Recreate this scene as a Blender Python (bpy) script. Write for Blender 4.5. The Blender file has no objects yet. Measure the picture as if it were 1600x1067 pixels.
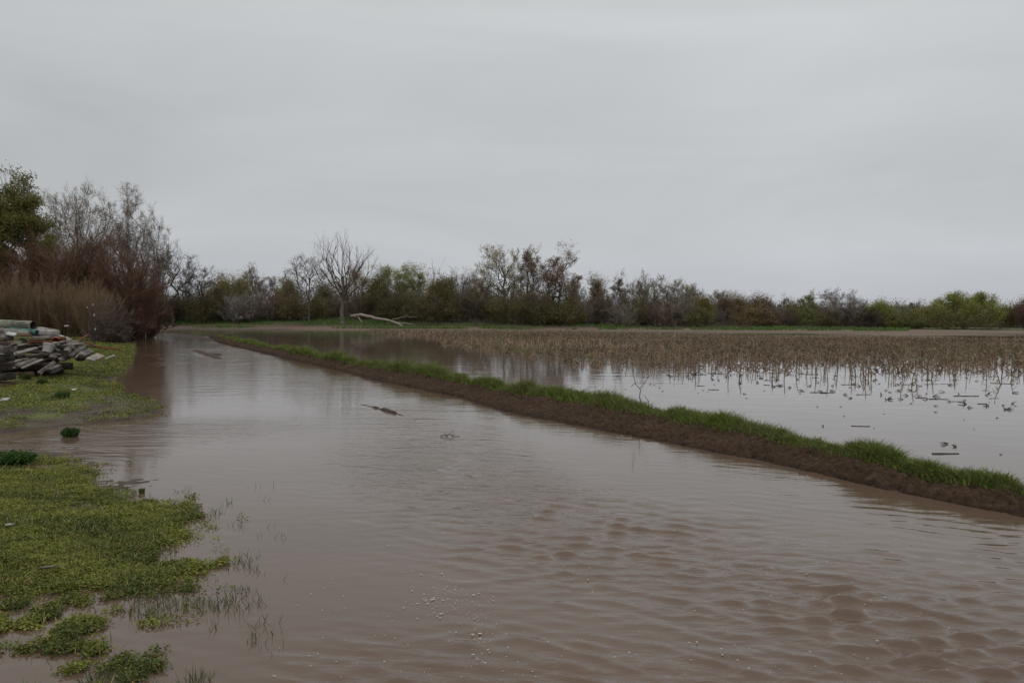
import bpy, math, random
import numpy as np
from mathutils import Matrix, Vector, Euler

# ---------------------------------------------------------------- camera, world, sun
S = bpy.context.scene
COL = S.collection
H = 1.7                      # eye height above the flood water
FPX = 1289.0                 # focal length in pixels of the 1600 px wide photograph
PITCH = math.atan((533.5 - 492.0) / FPX)
ROLL = math.radians(-0.28)
cam_d = bpy.data.cameras.new("camera")
cam = bpy.data.objects.new("camera", cam_d); COL.objects.link(cam)
cam_d.sensor_width = 36.0; cam_d.lens = 36.0 * FPX / 1600.0
cam_d.clip_start = 0.1; cam_d.clip_end = 12000
cam.location = (0, 0, H)
cam.rotation_euler = (math.pi / 2 - PITCH, ROLL, 0)
S.camera = cam
RM = np.array(Euler((math.pi / 2 - PITCH, ROLL, 0)).to_matrix())

SUN_EL, SUN_AZ = math.radians(52), math.radians(200)
W = bpy.data.worlds.new("World"); S.world = W; W.use_nodes = True
nt = W.node_tree; nt.nodes.clear()
def wn(t, **k):
    n = nt.nodes.new(t)
    for a, b in k.items(): setattr(n, a, b)
    return n
out = wn("ShaderNodeOutputWorld"); mixs = wn("ShaderNodeMixShader"); mixs.inputs[0].default_value = 0.92
sky = wn("ShaderNodeTexSky", sky_type='NISHITA', sun_disc=False); sky.sun_elevation = SUN_EL; sky.sun_rotation = SUN_AZ
b1 = wn("ShaderNodeBackground"); b1.inputs[1].default_value = 0.06; nt.links.new(sky.outputs[0], b1.inputs[0])
tc = wn("ShaderNodeTexCoord"); sx = wn("ShaderNodeSeparateXYZ"); nt.links.new(tc.outputs["Generated"], sx.inputs[0])
ramp = wn("ShaderNodeValToRGB"); nt.links.new(sx.outputs[2], ramp.inputs[0])
er = ramp.color_ramp
er.elements[0].position = 0.0; er.elements[0].color = (0.50, 0.525, 0.57, 1)
er.elements[1].position = 1.0; er.elements[1].color = (1.06, 1.05, 1.03, 1)
for p, c in ((0.05, (0.525, 0.542, 0.575)), (0.10, (0.545, 0.556, 0.575)), (0.16, (0.535, 0.553, 0.565)), (0.26, (0.575, 0.592, 0.60)), (0.37, (0.635, 0.65, 0.655)), (0.5, (0.69, 0.70, 0.70)), (0.7, (0.85, 0.85, 0.84))):
    e = er.elements.new(p); e.color = (*c, 1)
mp = wn("ShaderNodeMapping"); nt.links.new(tc.outputs["Generated"], mp.inputs[0]); mp.inputs["Scale"].default_value = (1.0, 1.0, 4.5)
mp.inputs["Rotation"].default_value = (0.0, 0.05, 0.0)
nz = wn("ShaderNodeTexNoise"); nz.inputs["Scale"].default_value = 2.0; nz.inputs["Detail"].default_value = 5; nz.inputs["Roughness"].default_value = 0.5
nz.inputs["Distortion"].default_value = 0.6; nt.links.new(mp.outputs[0], nz.inputs["Vector"])
mr = wn("ShaderNodeMapRange"); nt.links.new(nz.outputs[0], mr.inputs[0])
mr.inputs[1].default_value = 0.3; mr.inputs[2].default_value = 0.7; mr.inputs[3].default_value = 0.925; mr.inputs[4].default_value = 1.075
lr = wn("ShaderNodeMapRange"); nt.links.new(sx.outputs[0], lr.inputs[0]); lr.inputs[1].default_value = -0.55; lr.inputs[2].default_value = 0.3; lr.inputs[3].default_value = 0.925; lr.inputs[4].default_value = 1.04
mm = wn("ShaderNodeMath", operation='MULTIPLY'); nt.links.new(mr.outputs[0], mm.inputs[0]); nt.links.new(lr.outputs[0], mm.inputs[1])
mul = wn("ShaderNodeVectorMath", operation='SCALE'); nt.links.new(ramp.outputs[0], mul.inputs[0]); nt.links.new(mm.outputs[0], mul.inputs["Scale"])
b2 = wn("ShaderNodeBackground"); b2.inputs[1].default_value = 1.0; nt.links.new(mul.outputs[0], b2.inputs[0])
nt.links.new(b1.outputs[0], mixs.inputs[1]); nt.links.new(b2.outputs[0], mixs.inputs[2]); nt.links.new(mixs.outputs[0], out.inputs[0])

sun_d = bpy.data.lights.new("sun", 'SUN'); sun_d.energy = 0.6; sun_d.angle = math.radians(30); sun_d.color = (1.0, 0.96, 0.9)
sun = bpy.data.objects.new("sun", sun_d); COL.objects.link(sun)
sun.rotation_euler = (math.pi / 2 - SUN_EL, 0, math.pi - SUN_AZ)
S.view_settings.view_transform = 'Standard'; S.view_settings.look = 'None'
S.view_settings.exposure = 0.0; S.view_settings.gamma = 1.0

# ---------------------------------------------------------------- helpers
def ray(px, py):
    return RM @ np.array([(px - 800.0) / FPX, -(py - 533.5) / FPX, -1.0])
def on(px, py, z=0.0):                       # photograph pixel -> point at height z
    d = ray(px, py); t = (z - H) / d[2]
    return np.array([0, 0, H]) + d * t
def at(px, py, depth):                       # photograph pixel -> point at distance depth
    d = ray(px, py)
    return np.array([0, 0, H]) + d * (depth / d[1])
def project(P):
    q = (np.asarray(P) - np.array([0, 0, H])) @ RM
    return 800 + FPX * q[..., 0] / -q[..., 2], 533.5 - FPX * q[..., 1] / -q[..., 2]

def _h(ix, iy, seed):
    n = (ix.astype(np.int64) * 374761393 + iy.astype(np.int64) * 668265263 + seed * 974634777) & 0xffffffff
    n = ((n ^ (n >> 13)) * 1274126177) & 0xffffffff
    return ((n ^ (n >> 16)) & 0xffff) / 65535.0
def vnoise(x, y, seed=0):
    x = np.asarray(x, float); y = np.asarray(y, float)
    ix = np.floor(x); iy = np.floor(y); fx = x - ix; fy = y - iy
    fx = fx * fx * (3 - 2 * fx); fy = fy * fy * (3 - 2 * fy)
    a = _h(ix, iy, seed); b = _h(ix + 1, iy, seed); c = _h(ix, iy + 1, seed); d = _h(ix + 1, iy + 1, seed)
    return a + (b - a) * fx + (c - a) * fy + (a - b - c + d) * fx * fy
def fbm(x, y, seed=0, octv=4, gain=0.5):
    s = 0; a = 1.0; t = 0
    for i in range(octv):
        s = s + a * vnoise(x * 2 ** i + 17.3 * i, y * 2 ** i - 9.1 * i, seed + i); t += a; a *= gain
    return s / t
def sstep(a, b, x):
    t = np.clip((x - a) / (b - a), 0, 1); return t * t * (3 - 2 * t)

def poly_sd(px, py, poly):                   # signed distance to a polygon, positive inside
    poly = np.asarray(poly, float)[:, :2]; n = len(poly)
    d2 = np.full(px.shape, 1e18); ins = np.zeros(px.shape, bool)
    for i in range(n):
        ax, ay = poly[i]; bx, by = poly[(i + 1) % n]
        ex, ey = bx - ax, by - ay
        t = np.clip(((px - ax) * ex + (py - ay) * ey) / (ex * ex + ey * ey + 1e-12), 0, 1)
        d2 = np.minimum(d2, (px - ax - t * ex) ** 2 + (py - ay - t * ey) ** 2)
        c = ((ay > py) != (by > py)); 
        with np.errstate(divide='ignore', invalid='ignore'):
            xx = (bx - ax) * (py - ay) / (by - ay if by != ay else 1e-12) + ax
        ins ^= (c & (px < xx))
    d = np.sqrt(d2)
    return np.where(ins, d, -d)

def build(name, V, F, mat=None, col=None, parent=None, smooth=False):
    """V (n,3); F: list of int arrays (m,3) or (m,4) -> one mesh object"""
    V = np.asarray(V, np.float32)
    me = bpy.data.meshes.new(name)
    F = [np.asarray(f, np.int32) for f in (F if isinstance(F, list) else [F]) if len(f)]
    me.vertices.add(len(V)); me.vertices.foreach_set("co", V.ravel())
    loops = np.concatenate([f.ravel() for f in F]); tot = np.concatenate([np.full(len(f), f.shape[1], np.int32) for f in F])
    start = np.concatenate([[0], np.cumsum(tot)[:-1]]).astype(np.int32)
    me.loops.add(len(loops)); me.loops.foreach_set("vertex_index", loops)
    me.polygons.add(len(tot)); me.polygons.foreach_set("loop_start", start)
    if smooth: me.polygons.foreach_set("use_smooth", np.ones(len(tot), bool))
    me.update(calc_edges=True)
    if col is not None:
        at_ = me.color_attributes.new("tint", 'FLOAT_COLOR', 'POINT')
        c4 = np.ones((len(V), 4), np.float32); c4[:, :3] = col
        at_.data.foreach_set("color", c4.ravel())
    if mat: me.materials.append(mat)
    o = bpy.data.objects.new(name, me); COL.objects.link(o)
    if parent: o.parent = parent
    return o
def tag(o, label=None, cat=None, group=None, kind=None):
    if label: o["label"] = label
    if cat: o["category"] = cat
    if group: o["group"] = group
    if kind: o["kind"] = kind
    return o
def empty(name, loc, rz=0.0):
    o = bpy.data.objects.new(name, None); COL.objects.link(o)
    o.location = tuple(float(v) for v in loc); o.rotation_euler = (0, 0, rz); o.empty_display_size = 0.3
    return o
def copy_tree(o, parent=None):
    c = o.copy(); COL.objects.link(c); c.parent = parent
    for ch in list(o.children): copy_tree(ch, c)
    return c

class Acc:                                   # gathers geometry for one mesh
    def __init__(s): s.v = []; s.q = []; s.t = []; s.c = []; s.n = 0
    def add(s, V, Q=None, T=None, C=None):
        V = np.asarray(V, float).reshape(-1, 3)
        if Q is not None and len(Q): s.q.append(np.asarray(Q).reshape(-1, 4) + s.n)
        if T is not None and len(T): s.t.append(np.asarray(T).reshape(-1, 3) + s.n)
        C = np.asarray(C if C is not None else (0.2, 0.2, 0.2), float)
        s.c.append(np.broadcast_to(C, (len(V), 3))); s.v.append(V); s.n += len(V)
    def build(s, name, mat, parent=None, smooth=False):
        F = ([np.concatenate(s.q)] if s.q else []) + ([np.concatenate(s.t)] if s.t else [])
        return build(name, np.concatenate(s.v), F, mat, np.concatenate(s.c), parent, smooth)

def unit(a): return a / (np.linalg.norm(a, axis=-1, keepdims=True) + 1e-9)
def bez(P0, P1, P2, K):
    t = np.linspace(0, 1, K + 1)[None, :, None]
    return (1 - t) ** 2 * P0[:, None] + 2 * t * (1 - t) * P1[:, None] + t ** 2 * P2[:, None]
def path_at(PT, idx, t):                      # points + tangents on polylines
    K = PT.shape[1] - 1; u = np.clip(t, 0, 0.999) * K; i = u.astype(int); f = (u - i)[:, None]
    a = PT[idx, i]; b = PT[idx, i + 1]
    return a + (b - a) * f, unit(b - a)
def tubes(acc, PT, R0, R1, sides, C, power=1.0, cap=False):
    """PT (N,K+1,3) polylines -> tapered tubes"""
    N, K1, _ = PT.shape
    if N == 0: return
    tan = unit(PT[:, -1] - PT[:, 0])
    ref = np.where(np.abs(tan[:, 2:3]) > 0.8, np.array([[1.0, 0, 0]]), np.array([[0, 0, 1.0]]))
    u = unit(np.cross(tan, ref)); v = np.cross(tan, u)
    a = np.arange(sides) * 2 * np.pi / sides
    ring = u[:, None, None] * np.cos(a)[None, None, :, None] + v[:, None, None] * np.sin(a)[None, None, :, None]
    s = np.linspace(0, 1, K1) ** power
    rad = np.asarray(R0)[:, None] * (1 - s)[None] + np.asarray(R1)[:, None] * s[None]
    V = PT[:, :, None] + ring * rad[:, :, None, None]
    j = np.arange(sides); jn = (j + 1) % sides
    base = np.arange(K1 - 1)[:, None] * sides
    q = np.stack([base + j, base + jn, base + sides + jn, base + sides + j], -1).reshape(-1, 4)
    Q = (q[None] + (np.arange(N) * K1 * sides)[:, None, None]).reshape(-1, 4)
    Cc = np.asarray(C, float)
    if Cc.ndim == 2: Cc = np.repeat(Cc, K1 * sides, 0)
    acc.add(V, Q, None, Cc)
def leaves(acc, P, size, C, rng, flat=0.0, aspect=0.6):
    N = len(P)
    if N == 0: return
    a = unit(rng.normal(size=(N, 3))); b = unit(np.cross(a, unit(rng.normal(size=(N, 3)))))
    if flat: 
        a[:, 2] *= 1 - flat; b[:, 2] *= 1 - flat; a = unit(a); b = unit(b)
    s = np.asarray(size).reshape(-1, 1)
    V = np.stack([P - a * s, P + b * s * aspect, P + a * s, P - b * s * aspect], 1)
    Q = np.arange(N * 4).reshape(-1, 4)
    Cc = np.asarray(C, float)
    if Cc.ndim == 2: Cc = np.repeat(Cc, 4, 0)
    acc.add(V, Q, None, Cc)
def ribbons(acc, PT, W_, C, rng, tip=0.1):
    """flat tapering blades along polylines PT (N,K+1,3)"""
    N, K1, _ = PT.shape
    tan = unit(PT[:, -1] - PT[:, 0]); side = unit(np.cross(tan, unit(rng.normal(size=(N, 3)))))
    s = np.linspace(0, 1, K1); w = np.asarray(W_)[:, None] * (1 - (1 - tip) * s ** 1.6)[None]
    V = np.stack([PT - side[:, None] * w[:, :, None], PT + side[:, None] * w[:, :, None]], 2)
    k = np.arange(K1 - 1)[:, None] * 2
    q = (k + np.array([0, 1, 3, 2])).reshape(-1, 4)
    Q = (q[None] + (np.arange(N) * K1 * 2)[:, None, None]).reshape(-1, 4)
    Cc = np.asarray(C, float)
    if Cc.ndim == 2: Cc = np.repeat(Cc, K1 * 2, 0)
    acc.add(V, Q, None, Cc)
def jitter(PT, rng, amp):
    L = np.linalg.norm(PT[:, -1] - PT[:, 0], axis=1)[:, None, None]
    n = rng.normal(size=PT.shape) * amp * L; n[:, 0] = 0
    return PT + n
def tint(c, n, rng, v=0.25, h=0.08):
    c = np.asarray(c, float)[None] * (1 + rng.uniform(-v, v, (n, 1)))
    return np.clip(c * (1 + rng.uniform(-h, h, (n, 3))), 0.004, 0.9)

# ---------------------------------------------------------------- materials
def new_mat(name):
    m = bpy.data.materials.new(name); m.use_nodes = True
    t = m.node_tree; t.nodes.clear()
    o = t.nodes.new("ShaderNodeOutputMaterial"); p = t.nodes.new("ShaderNodeBsdfPrincipled")
    t.links.new(p.outputs[0], o.inputs[0])
    return m, t, p, o
def N(t, ty, **k):
    n = t.nodes.new(ty)
    for a, b in k.items(): setattr(n, a, b)
    return n
def tint_mat(name, rough=0.8, spec=0.15, transl=0.0, noise=0.0, nscale=8.0, bump=0.0):
    m, t, p, o = new_mat(name)
    a = N(t, "ShaderNodeAttribute", attribute_name="tint")
    src = a.outputs["Color"]
    if noise or bump:
        tcn = N(t, "ShaderNodeTexCoord"); nz = N(t, "ShaderNodeTexNoise")
        nz.inputs["Scale"].default_value = nscale; nz.inputs["Detail"].default_value = 6; nz.inputs["Roughness"].default_value = 0.65
        t.links.new(tcn.outputs["Object"], nz.inputs["Vector"])
        if noise:
            r = N(t, "ShaderNodeMapRange"); t.links.new(nz.outputs[0], r.inputs[0])
            r.inputs[1].default_value = 0.3; r.inputs[2].default_value = 0.7
            r.inputs[3].default_value = 1 - noise; r.inputs[4].default_value = 1 + noise
            mu = N(t, "ShaderNodeVectorMath", operation='SCALE'); t.links.new(src, mu.inputs[0]); t.links.new(r.outputs[0], mu.inputs["Scale"])
            src = mu.outputs[0]
        if bump:
            b = N(t, "ShaderNodeBump"); b.inputs["Strength"].default_value = 0.8; b.inputs["Distance"].default_value = bump
            t.links.new(nz.outputs[0], b.inputs["Height"]); t.links.new(b.outputs[0], p.inputs["Normal"])
    t.links.new(src, p.inputs["Base Color"])
    p.inputs["Roughness"].default_value = rough; p.inputs["Specular IOR Level"].default_value = spec
    if transl:
        tr = N(t, "ShaderNodeBsdfTranslucent"); t.links.new(src, tr.inputs[0])
        ms = N(t, "ShaderNodeMixShader"); ms.inputs[0].default_value = transl
        t.links.new(p.outputs[0], ms.inputs[1]); t.links.new(tr.outputs[0], ms.inputs[2]); t.links.new(ms.outputs[0], o.inputs[0])
    return m
M_bark = tint_mat("bark", 0.9, 0.1, noise=0.3, nscale=5.0, bump=0.03)
M_twig = tint_mat("twig_and_leaf", 0.85, 0.1, transl=0.38)
M_grass = tint_mat("grass_blade", 0.6, 0.25, transl=0.3)
M_weed = tint_mat("weed_leaf", 0.65, 0.25, transl=0.25)
M_corn = tint_mat("corn_straw", 0.75, 0.2, noise=0.25, nscale=20.0)
M_soil = tint_mat("soil", 0.75, 0.3, noise=0.35, nscale=3.0, bump=0.03)
M_mud = tint_mat("wet_mud", 0.8, 0.10, noise=0.6, nscale=14.0, bump=0.05)
M_foam = tint_mat("foam", 0.4, 0.4)

def wood_mat(name, c1, c2, rough=0.85):
    m, t, p, o = new_mat(name)
    tcn = N(t, "ShaderNodeTexCoord"); mpn = N(t, "ShaderNodeMapping"); mpn.inputs["Scale"].default_value = (1.2, 22, 22)
    oi = N(t, "ShaderNodeObjectInfo"); ad = N(t, "ShaderNodeVectorMath", operation='ADD')
    sc = N(t, "ShaderNodeVectorMath", operation='SCALE'); sc.inputs[0].default_value = (9, 5, 7)
    t.links.new(oi.outputs["Random"], sc.inputs["Scale"]); t.links.new(tcn.outputs["Object"], ad.inputs[0]); t.links.new(sc.outputs[0], ad.inputs[1])
    t.links.new(ad.outputs[0], mpn.inputs[0])
    n1 = N(t, "ShaderNodeTexNoise"); n1.inputs["Scale"].default_value = 1.5; n1.inputs["Detail"].default_value = 8; n1.inputs["Roughness"].default_value = 0.7
    t.links.new(mpn.outputs[0], n1.inputs["Vector"])
    n2 = N(t, "ShaderNodeTexNoise"); n2.inputs["Scale"].default_value = 4; n2.inputs["Detail"].default_value = 5; t.links.new(ad.outputs[0], n2.inputs["Vector"])
    mx = N(t, "ShaderNodeMath", operation='MULTIPLY'); t.links.new(n1.outputs[0], mx.inputs[0]); t.links.new(n2.outputs[0], mx.inputs[1])
    r = N(t, "ShaderNodeValToRGB"); t.links.new(mx.outputs[0], r.inputs[0])
    r.color_ramp.elements[0].position = 0.13; r.color_ramp.elements[0].color = (*c1, 1)
    r.color_ramp.elements[1].position = 0.34; r.color_ramp.elements[1].color = (*c2, 1)
    hs = N(t, "ShaderNodeHueSaturation"); mrn = N(t, "ShaderNodeMapRange"); t.links.new(oi.outputs["Random"], mrn.inputs[0])
    mrn.inputs[3].default_value = 0.7; mrn.inputs[4].default_value = 1.2; t.links.new(mrn.outputs[0], hs.inputs["Value"]); t.links.new(r.outputs[0], hs.inputs["Color"])
    t.links.new(hs.outputs[0], p.inputs["Base Color"]); p.inputs["Roughness"].default_value = rough; p.inputs["Specular IOR Level"].default_value = 0.15
    b = N(t, "ShaderNodeBump"); b.inputs["Distance"].default_value = 0.01; b.inputs["Strength"].default_value = 0.6
    t.links.new(n1.outputs[0], b.inputs["Height"]); t.links.new(b.outputs[0], p.inputs["Normal"])
    return m
W_grey = wood_mat("weathered_grey_wood", (0.045, 0.038, 0.034), (0.24, 0.215, 0.195))
W_pale = wood_mat("pale_wood", (0.11, 0.095, 0.08), (0.36, 0.33, 0.29))
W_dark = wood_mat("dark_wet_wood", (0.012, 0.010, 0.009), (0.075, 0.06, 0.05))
W_brown = wood_mat("brown_wood", (0.05, 0.03, 0.02), (0.20, 0.13, 0.085))
W_moss = wood_mat("mossy_wood", (0.06, 0.065, 0.05), (0.26, 0.27, 0.21))
W_orange = wood_mat("orange_board", (0.10, 0.035, 0.015), (0.33, 0.14, 0.06))
W_red = wood_mat("rusty_red_metal", (0.05, 0.015, 0.01), (0.20, 0.055, 0.03), 0.6)
W_teal = wood_mat("teal_pipe", (0.015, 0.05, 0.045), (0.05, 0.15, 0.13), 0.5)
W_conc = wood_mat("pale_concrete", (0.15, 0.14, 0.13), (0.38, 0.365, 0.345))
W_white = wood_mat("white_plastic", (0.28, 0.27, 0.26), (0.5, 0.485, 0.46), 0.5)
W_bucket = wood_mat("orange_red_plastic", (0.16, 0.03, 0.012), (0.36, 0.075, 0.03), 0.45)
W_post = wood_mat("dark_post_metal", (0.008, 0.008, 0.008), (0.03, 0.028, 0.026), 0.6)
W_dead = wood_mat("bleached_dead_wood", (0.11, 0.095, 0.08), (0.30, 0.27, 0.23))

def water_mat(name, c1, c2, specs, rough):
    """specs: (scale xyz, noise detail, bump distance)"""
    m, t, p, o = new_mat(name)
    g = N(t, "ShaderNodeTexCoord")
    nb = N(t, "ShaderNodeTexNoise"); nb.inputs["Scale"].default_value = 0.35; nb.inputs["Detail"].default_value = 5; t.links.new(g.outputs["Object"], nb.inputs["Vector"])
    r = N(t, "ShaderNodeValToRGB"); t.links.new(nb.outputs[0], r.inputs[0])
    r.color_ramp.elements[0].position = 0.35; r.color_ramp.elements[0].color = (*c1, 1)
    r.color_ramp.elements[1].position = 0.65; r.color_ramp.elements[1].color = (*c2, 1)
    t.links.new(r.outputs[0], p.inputs["Base Color"])
    p.inputs["IOR"].default_value = 1.333; p.inputs["Roughness"].default_value = rough; p.inputs["Specular IOR Level"].default_value = 0.5
    prev = None
    for sc, det, dist, patch in specs:
        mpn = N(t, "ShaderNodeMapping"); mpn.inputs["Scale"].default_value = sc; mpn.inputs["Rotation"].default_value = (0, 0, math.radians(30)); t.links.new(g.outputs["Object"], mpn.inputs[0])
        n = N(t, "ShaderNodeTexNoise"); n.inputs["Scale"].default_value = 1.0; n.inputs["Detail"].default_value = det; n.inputs["Distortion"].default_value = 0.4
        t.links.new(mpn.outputs[0], n.inputs["Vector"])
        b = N(t, "ShaderNodeBump"); b.inputs["Distance"].default_value = dist; b.inputs["Strength"].default_value = 1.0
        if patch:
            a = N(t, "ShaderNodeAttribute", attribute_name="tint"); 
            t.links.new(a.outputs["Fac"], b.inputs["Strength"])
        t.links.new(n.outputs[0], b.inputs["Height"])
        if prev: t.links.new(prev.outputs[0], b.inputs["Normal"])
        prev = b
    t.links.new(prev.outputs[0], p.inputs["Normal"])
    return m
M_road_water = water_mat("muddy_road_water", (0.102, 0.067, 0.046), (0.122, 0.083, 0.058),
                         [((0.9, 2.6, 1), 3, 0.05, True), ((5, 13, 1), 4, 0.017, True), ((15, 34, 1), 3, 0.006, True)], 0.04)
M_field_water = water_mat("muddy_field_water", (0.115, 0.085, 0.068), (0.135, 0.102, 0.083),
                          [((0.8, 1.6, 1), 2, 0.006, False)], 0.045)

# ---------------------------------------------------------------- ground shape
LOW = [(340, 535), (400, 549), (500, 572), (600, 597), (700, 618), (800, 645), (900, 665), (1000, 685), (1200, 722), (1400, 768), (1600, 808), (1750, 845), (1950, 905)]
UPP = [(340, 529), (400, 544), (500, 562), (600, 577), (700, 595), (800, 613), (900, 627), (1000, 645), (1200, 680), (1400, 726), (1600, 773), (1750, 810), (1950, 865)]
BL = np.array([on(*p) for p in LOW]); BU = np.array([on(*p, 0.15) for p in UPP]); BU[:, 2] = 0
BL = np.vstack([[-24.5, 66, 0], BL]); BU = np.vstack([[-23.9, 67, 0], BU])
def berm_x(y):                                   # x of the berm's middle at distance y
    m = (BL + BU) / 2; o_ = np.argsort(m[:, 1])
    return np.interp(y, m[o_, 1], m[o_, 0])

P1 = [(225, 513), (214, 522), (206, 535), (205, 548), (198, 572), (178, 598), (200, 618), (243, 630), (252, 643), (215, 655), (150, 662), (80, 668), (20, 675), (-20, 680), (-400, 690)]
LAND1 = [on(*p)[:2] for p in P1] + [(-40, 12), (-70, 40), (-70, 112), (-44, 112), ((262 - 800) / FPX * 84, 84), ((248 - 800) / FPX * 72, 72), ((236 - 800) / FPX * 62, 62), ((229 - 800) / FPX * 54, 54)]
P2 = [(-20, 702), (40, 715), (100, 735), (150, 755), (160, 775), (220, 785), (270, 785), (272, 795), (288, 812), (270, 838), (255, 850), (275, 880), (262, 915), (200, 928), (150, 940), (80, 950), (0, 955), (-300, 960), (-600, 850), (-400, 710)]
LAND2 = [on(*p)[:2] for p in P2]
FAR_PX = np.array([-400, 300, 600, 760, 900, 1100, 1300, 2200.]); FAR_T = np.array([0.9, 1.15, 1.1, 0.8, 0.55, 0.3, 0.1, 0.1])
def ground(x, y, fine=True):
    x = np.asarray(x, float); y = np.asarray(y, float)
    h = np.full(x.shape, -0.25)
    # field soil: under water near the berm, breaking the surface far off and to the right
    right = x - berm_x(y)
    nfield = fbm(x * 0.12, y * 0.35, 5, 3) - 0.5
    f = -0.20 + 0.20 * sstep(26, 62, y + 0.25 * x) + 0.10 * nfield
    f = f - 0.16 * sstep(6, -12, x) * sstep(95, 80, y)
    h = np.where(right > 0, f, h)
    d1 = poly_sd(x, y, LAND1); d2 = poly_sd(x, y, LAND2)
    w = (fbm(x * 1.3, y * 1.3, 21, 4) - 0.5)
    a1 = np.where(d1 > 0, 0.02 + np.minimum(0.05 * d1, 0.28) + 0.16 * sstep(24, 46, y) * sstep(0, 3, d1), -0.02 + 0.07 * d1) + 0.10 * w * np.clip(0.4 + d1, 0.3, 1)
    a2 = np.where(d2 > 0, 0.0 + np.minimum(0.04 * d2, 0.1), 0.05 * d2) - .012 + 0.11 * w + 0.05 * (fbm(x * 4, y * 4, 25, 3) - .5) + .03 * (vnoise(x * 13, y * 13, 27) - .5)
    h = np.maximum(h, np.maximum(np.maximum(a1, -0.25), np.maximum(a2, -0.25)))
    # far bank
    px = 800 + FPX * x / np.maximum(y, 1)
    T = np.interp(px, FAR_PX, FAR_T)
    far = -0.25 + 0.40 * sstep(80, 92, y + 2 * (fbm(x * .2, y * .2, 3, 2) - .5)) + (T - 0.1) * sstep(97, 107, y) + 0.12 * (fbm(x * 0.3, y * 0.3, 9, 3) - 0.5) * sstep(88, 100, y)
    h = np.maximum(h, np.where(y > 70, far, -0.3))
    h = h + 0.25 * sstep(0.3, -0.05, np.abs(0.0)) * 0
    return h
def gz(x, y): return float(ground(np.array([x]), np.array([y]))[0])

def polar(rows, cols_in, half, cols_out):
    a = np.concatenate([np.linspace(-half, half, cols_in), np.linspace(half, 2 * np.pi - half, cols_out + 2)[1:-1]])
    R, A = np.meshgrid(rows, a, indexing='ij')
    nA = len(a); nr = len(rows)
    i = np.arange(nr - 1)[:, None] * nA; j = np.arange(nA)[None]; jn = (j + 1) % nA
    Q = np.stack([i + j, i + jn, i + nA + jn, i + nA + j], -1).reshape(-1, 4)
    return (R * np.sin(A)).ravel(), (R * np.cos(A)).ravel(), Q, A.ravel(), R.ravel()

HALF = math.radians(42)
# ground sheet
rows = np.concatenate([np.geomspace(0.4, 3, 14)[:-1], np.geomspace(3, 30, 330)[:-1], np.geomspace(30, 130, 230)[:-1], np.geomspace(130, 9000, 40)])
x, y, Q, A, R = polar(rows, 700, HALF, 60)
z = ground(x, y)
px = 800 + FPX * x / np.maximum(y, 1)
c = np.tile(np.array([0.062, 0.044, 0.031]), (len(x), 1))
nse = fbm(x * 0.5, y * 0.5, 31, 4)[:, None]
c *= 0.75 + 0.5 * nse
def mixc(c, col, k): return c * (1 - k[:, None]) + np.asarray(col)[None] * k[:, None]
right = x - berm_x(y)
c = mixc(c, (0.12, 0.082, 0.055), sstep(0, 1, right) * sstep(30, 60, y) * (0.4 + 0.6 * fbm(x * .2, y * .8, 41, 3)))       # straw strewn field
g1 = sstep(0.0, 1.2, poly_sd(x, y, LAND1))
c = mixc(c, (0.085, 0.105, 0.025), g1 * sstep(0.38, 0.52, fbm(x * .7, y * .7, 51, 4)) * 0.9)
gs = sstep(64, 66, y) * sstep(75, 71, y) * sstep(1000, 1150, px); c = mixc(c, (0.06, 0.075, 0.028), gs * sstep(.35, .5, fbm(x * .2, y * .6, 65, 3)))
strip = np.maximum(sstep(89, 92, y), sstep(74, 77, y) * sstep(1050, 1250, px)) * sstep(101, 97, y) * sstep(-60, -30, x)
c = mixc(c, (0.145, 0.095, 0.060), strip * sstep(0.40, 0.52, fbm(x * .08, y * .5, 61, 3)))
c = mixc(c, (0.10, 0.066, 0.047), sstep(95, 97, y) * sstep(101, 99.5, y) * sstep(1150, 900, px))
fg = sstep(99.5, 101.5, y) * sstep(130, 118, y)
c = mixc(c, (0.055, 0.095, 0.025), fg * sstep(0.34, 0.5, fbm(x * .25, y * .25, 71, 3) + 0.12 * sstep(750, 400, px)))
c = mixc(c, (0.07, 0.08, 0.045), sstep(140, 400, y))
tag(build("ground", np.stack([x, y, z], 1), Q, M_soil, c, smooth=True), kind="structure")

# flood water
rows = np.concatenate([np.geomspace(0.4, 3.2, 14)[:-1], np.geomspace(3.2, 16, 400)[:-1], np.geomspace(16, 130, 260)[:-1], np.geomspace(130, 400, 12)])
x, y, Q, A, R = polar(rows, 1000, HALF, 60)
px, py = 800 + FPX * x / np.maximum(y, 0.3), 0
def seg_d(x, y, a, b):
    ex, ey = b[0] - a[0], b[1] - a[1]; t = np.clip(((x - a[0]) * ex + (y - a[1]) * ey) / (ex * ex + ey * ey), 0, 1)
    return np.hypot(x - a[0] - t * ex, y - a[1] - t * ey), t
rough_line = [on(640, 640), on(700, 740), on(900, 830), on(1150, 900), on(1400, 1000), on(1700, 1200)]
dmin = np.full(x.shape, 1e9)
for a, b in zip(rough_line[:-1], rough_line[1:]): dmin = np.minimum(dmin, seg_d(x, y, a, b)[0])
amp = 0.8 * np.exp(-(dmin / 1.15) ** 2) * np.interp(y, [3, 6, 9, 14, 25], [1, 1, 0.85, 0.45, 0.25])
dl, _ = seg_d(x, y, on(640, 1080), on(1250, 1080)); amp = np.maximum(amp, 0.75 * np.exp(-(dl / 0.65) ** 2))
dl, _ = seg_d(x, y, on(60, 690), on(330, 672)); amp = np.maximum(amp, 0.45 * np.exp(-(dl / 1.6) ** 2))
patch = sstep(0.42, 0.62, fbm(x * .35, y * .2, 81, 3)); far_k = sstep(12, 20, y)
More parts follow.
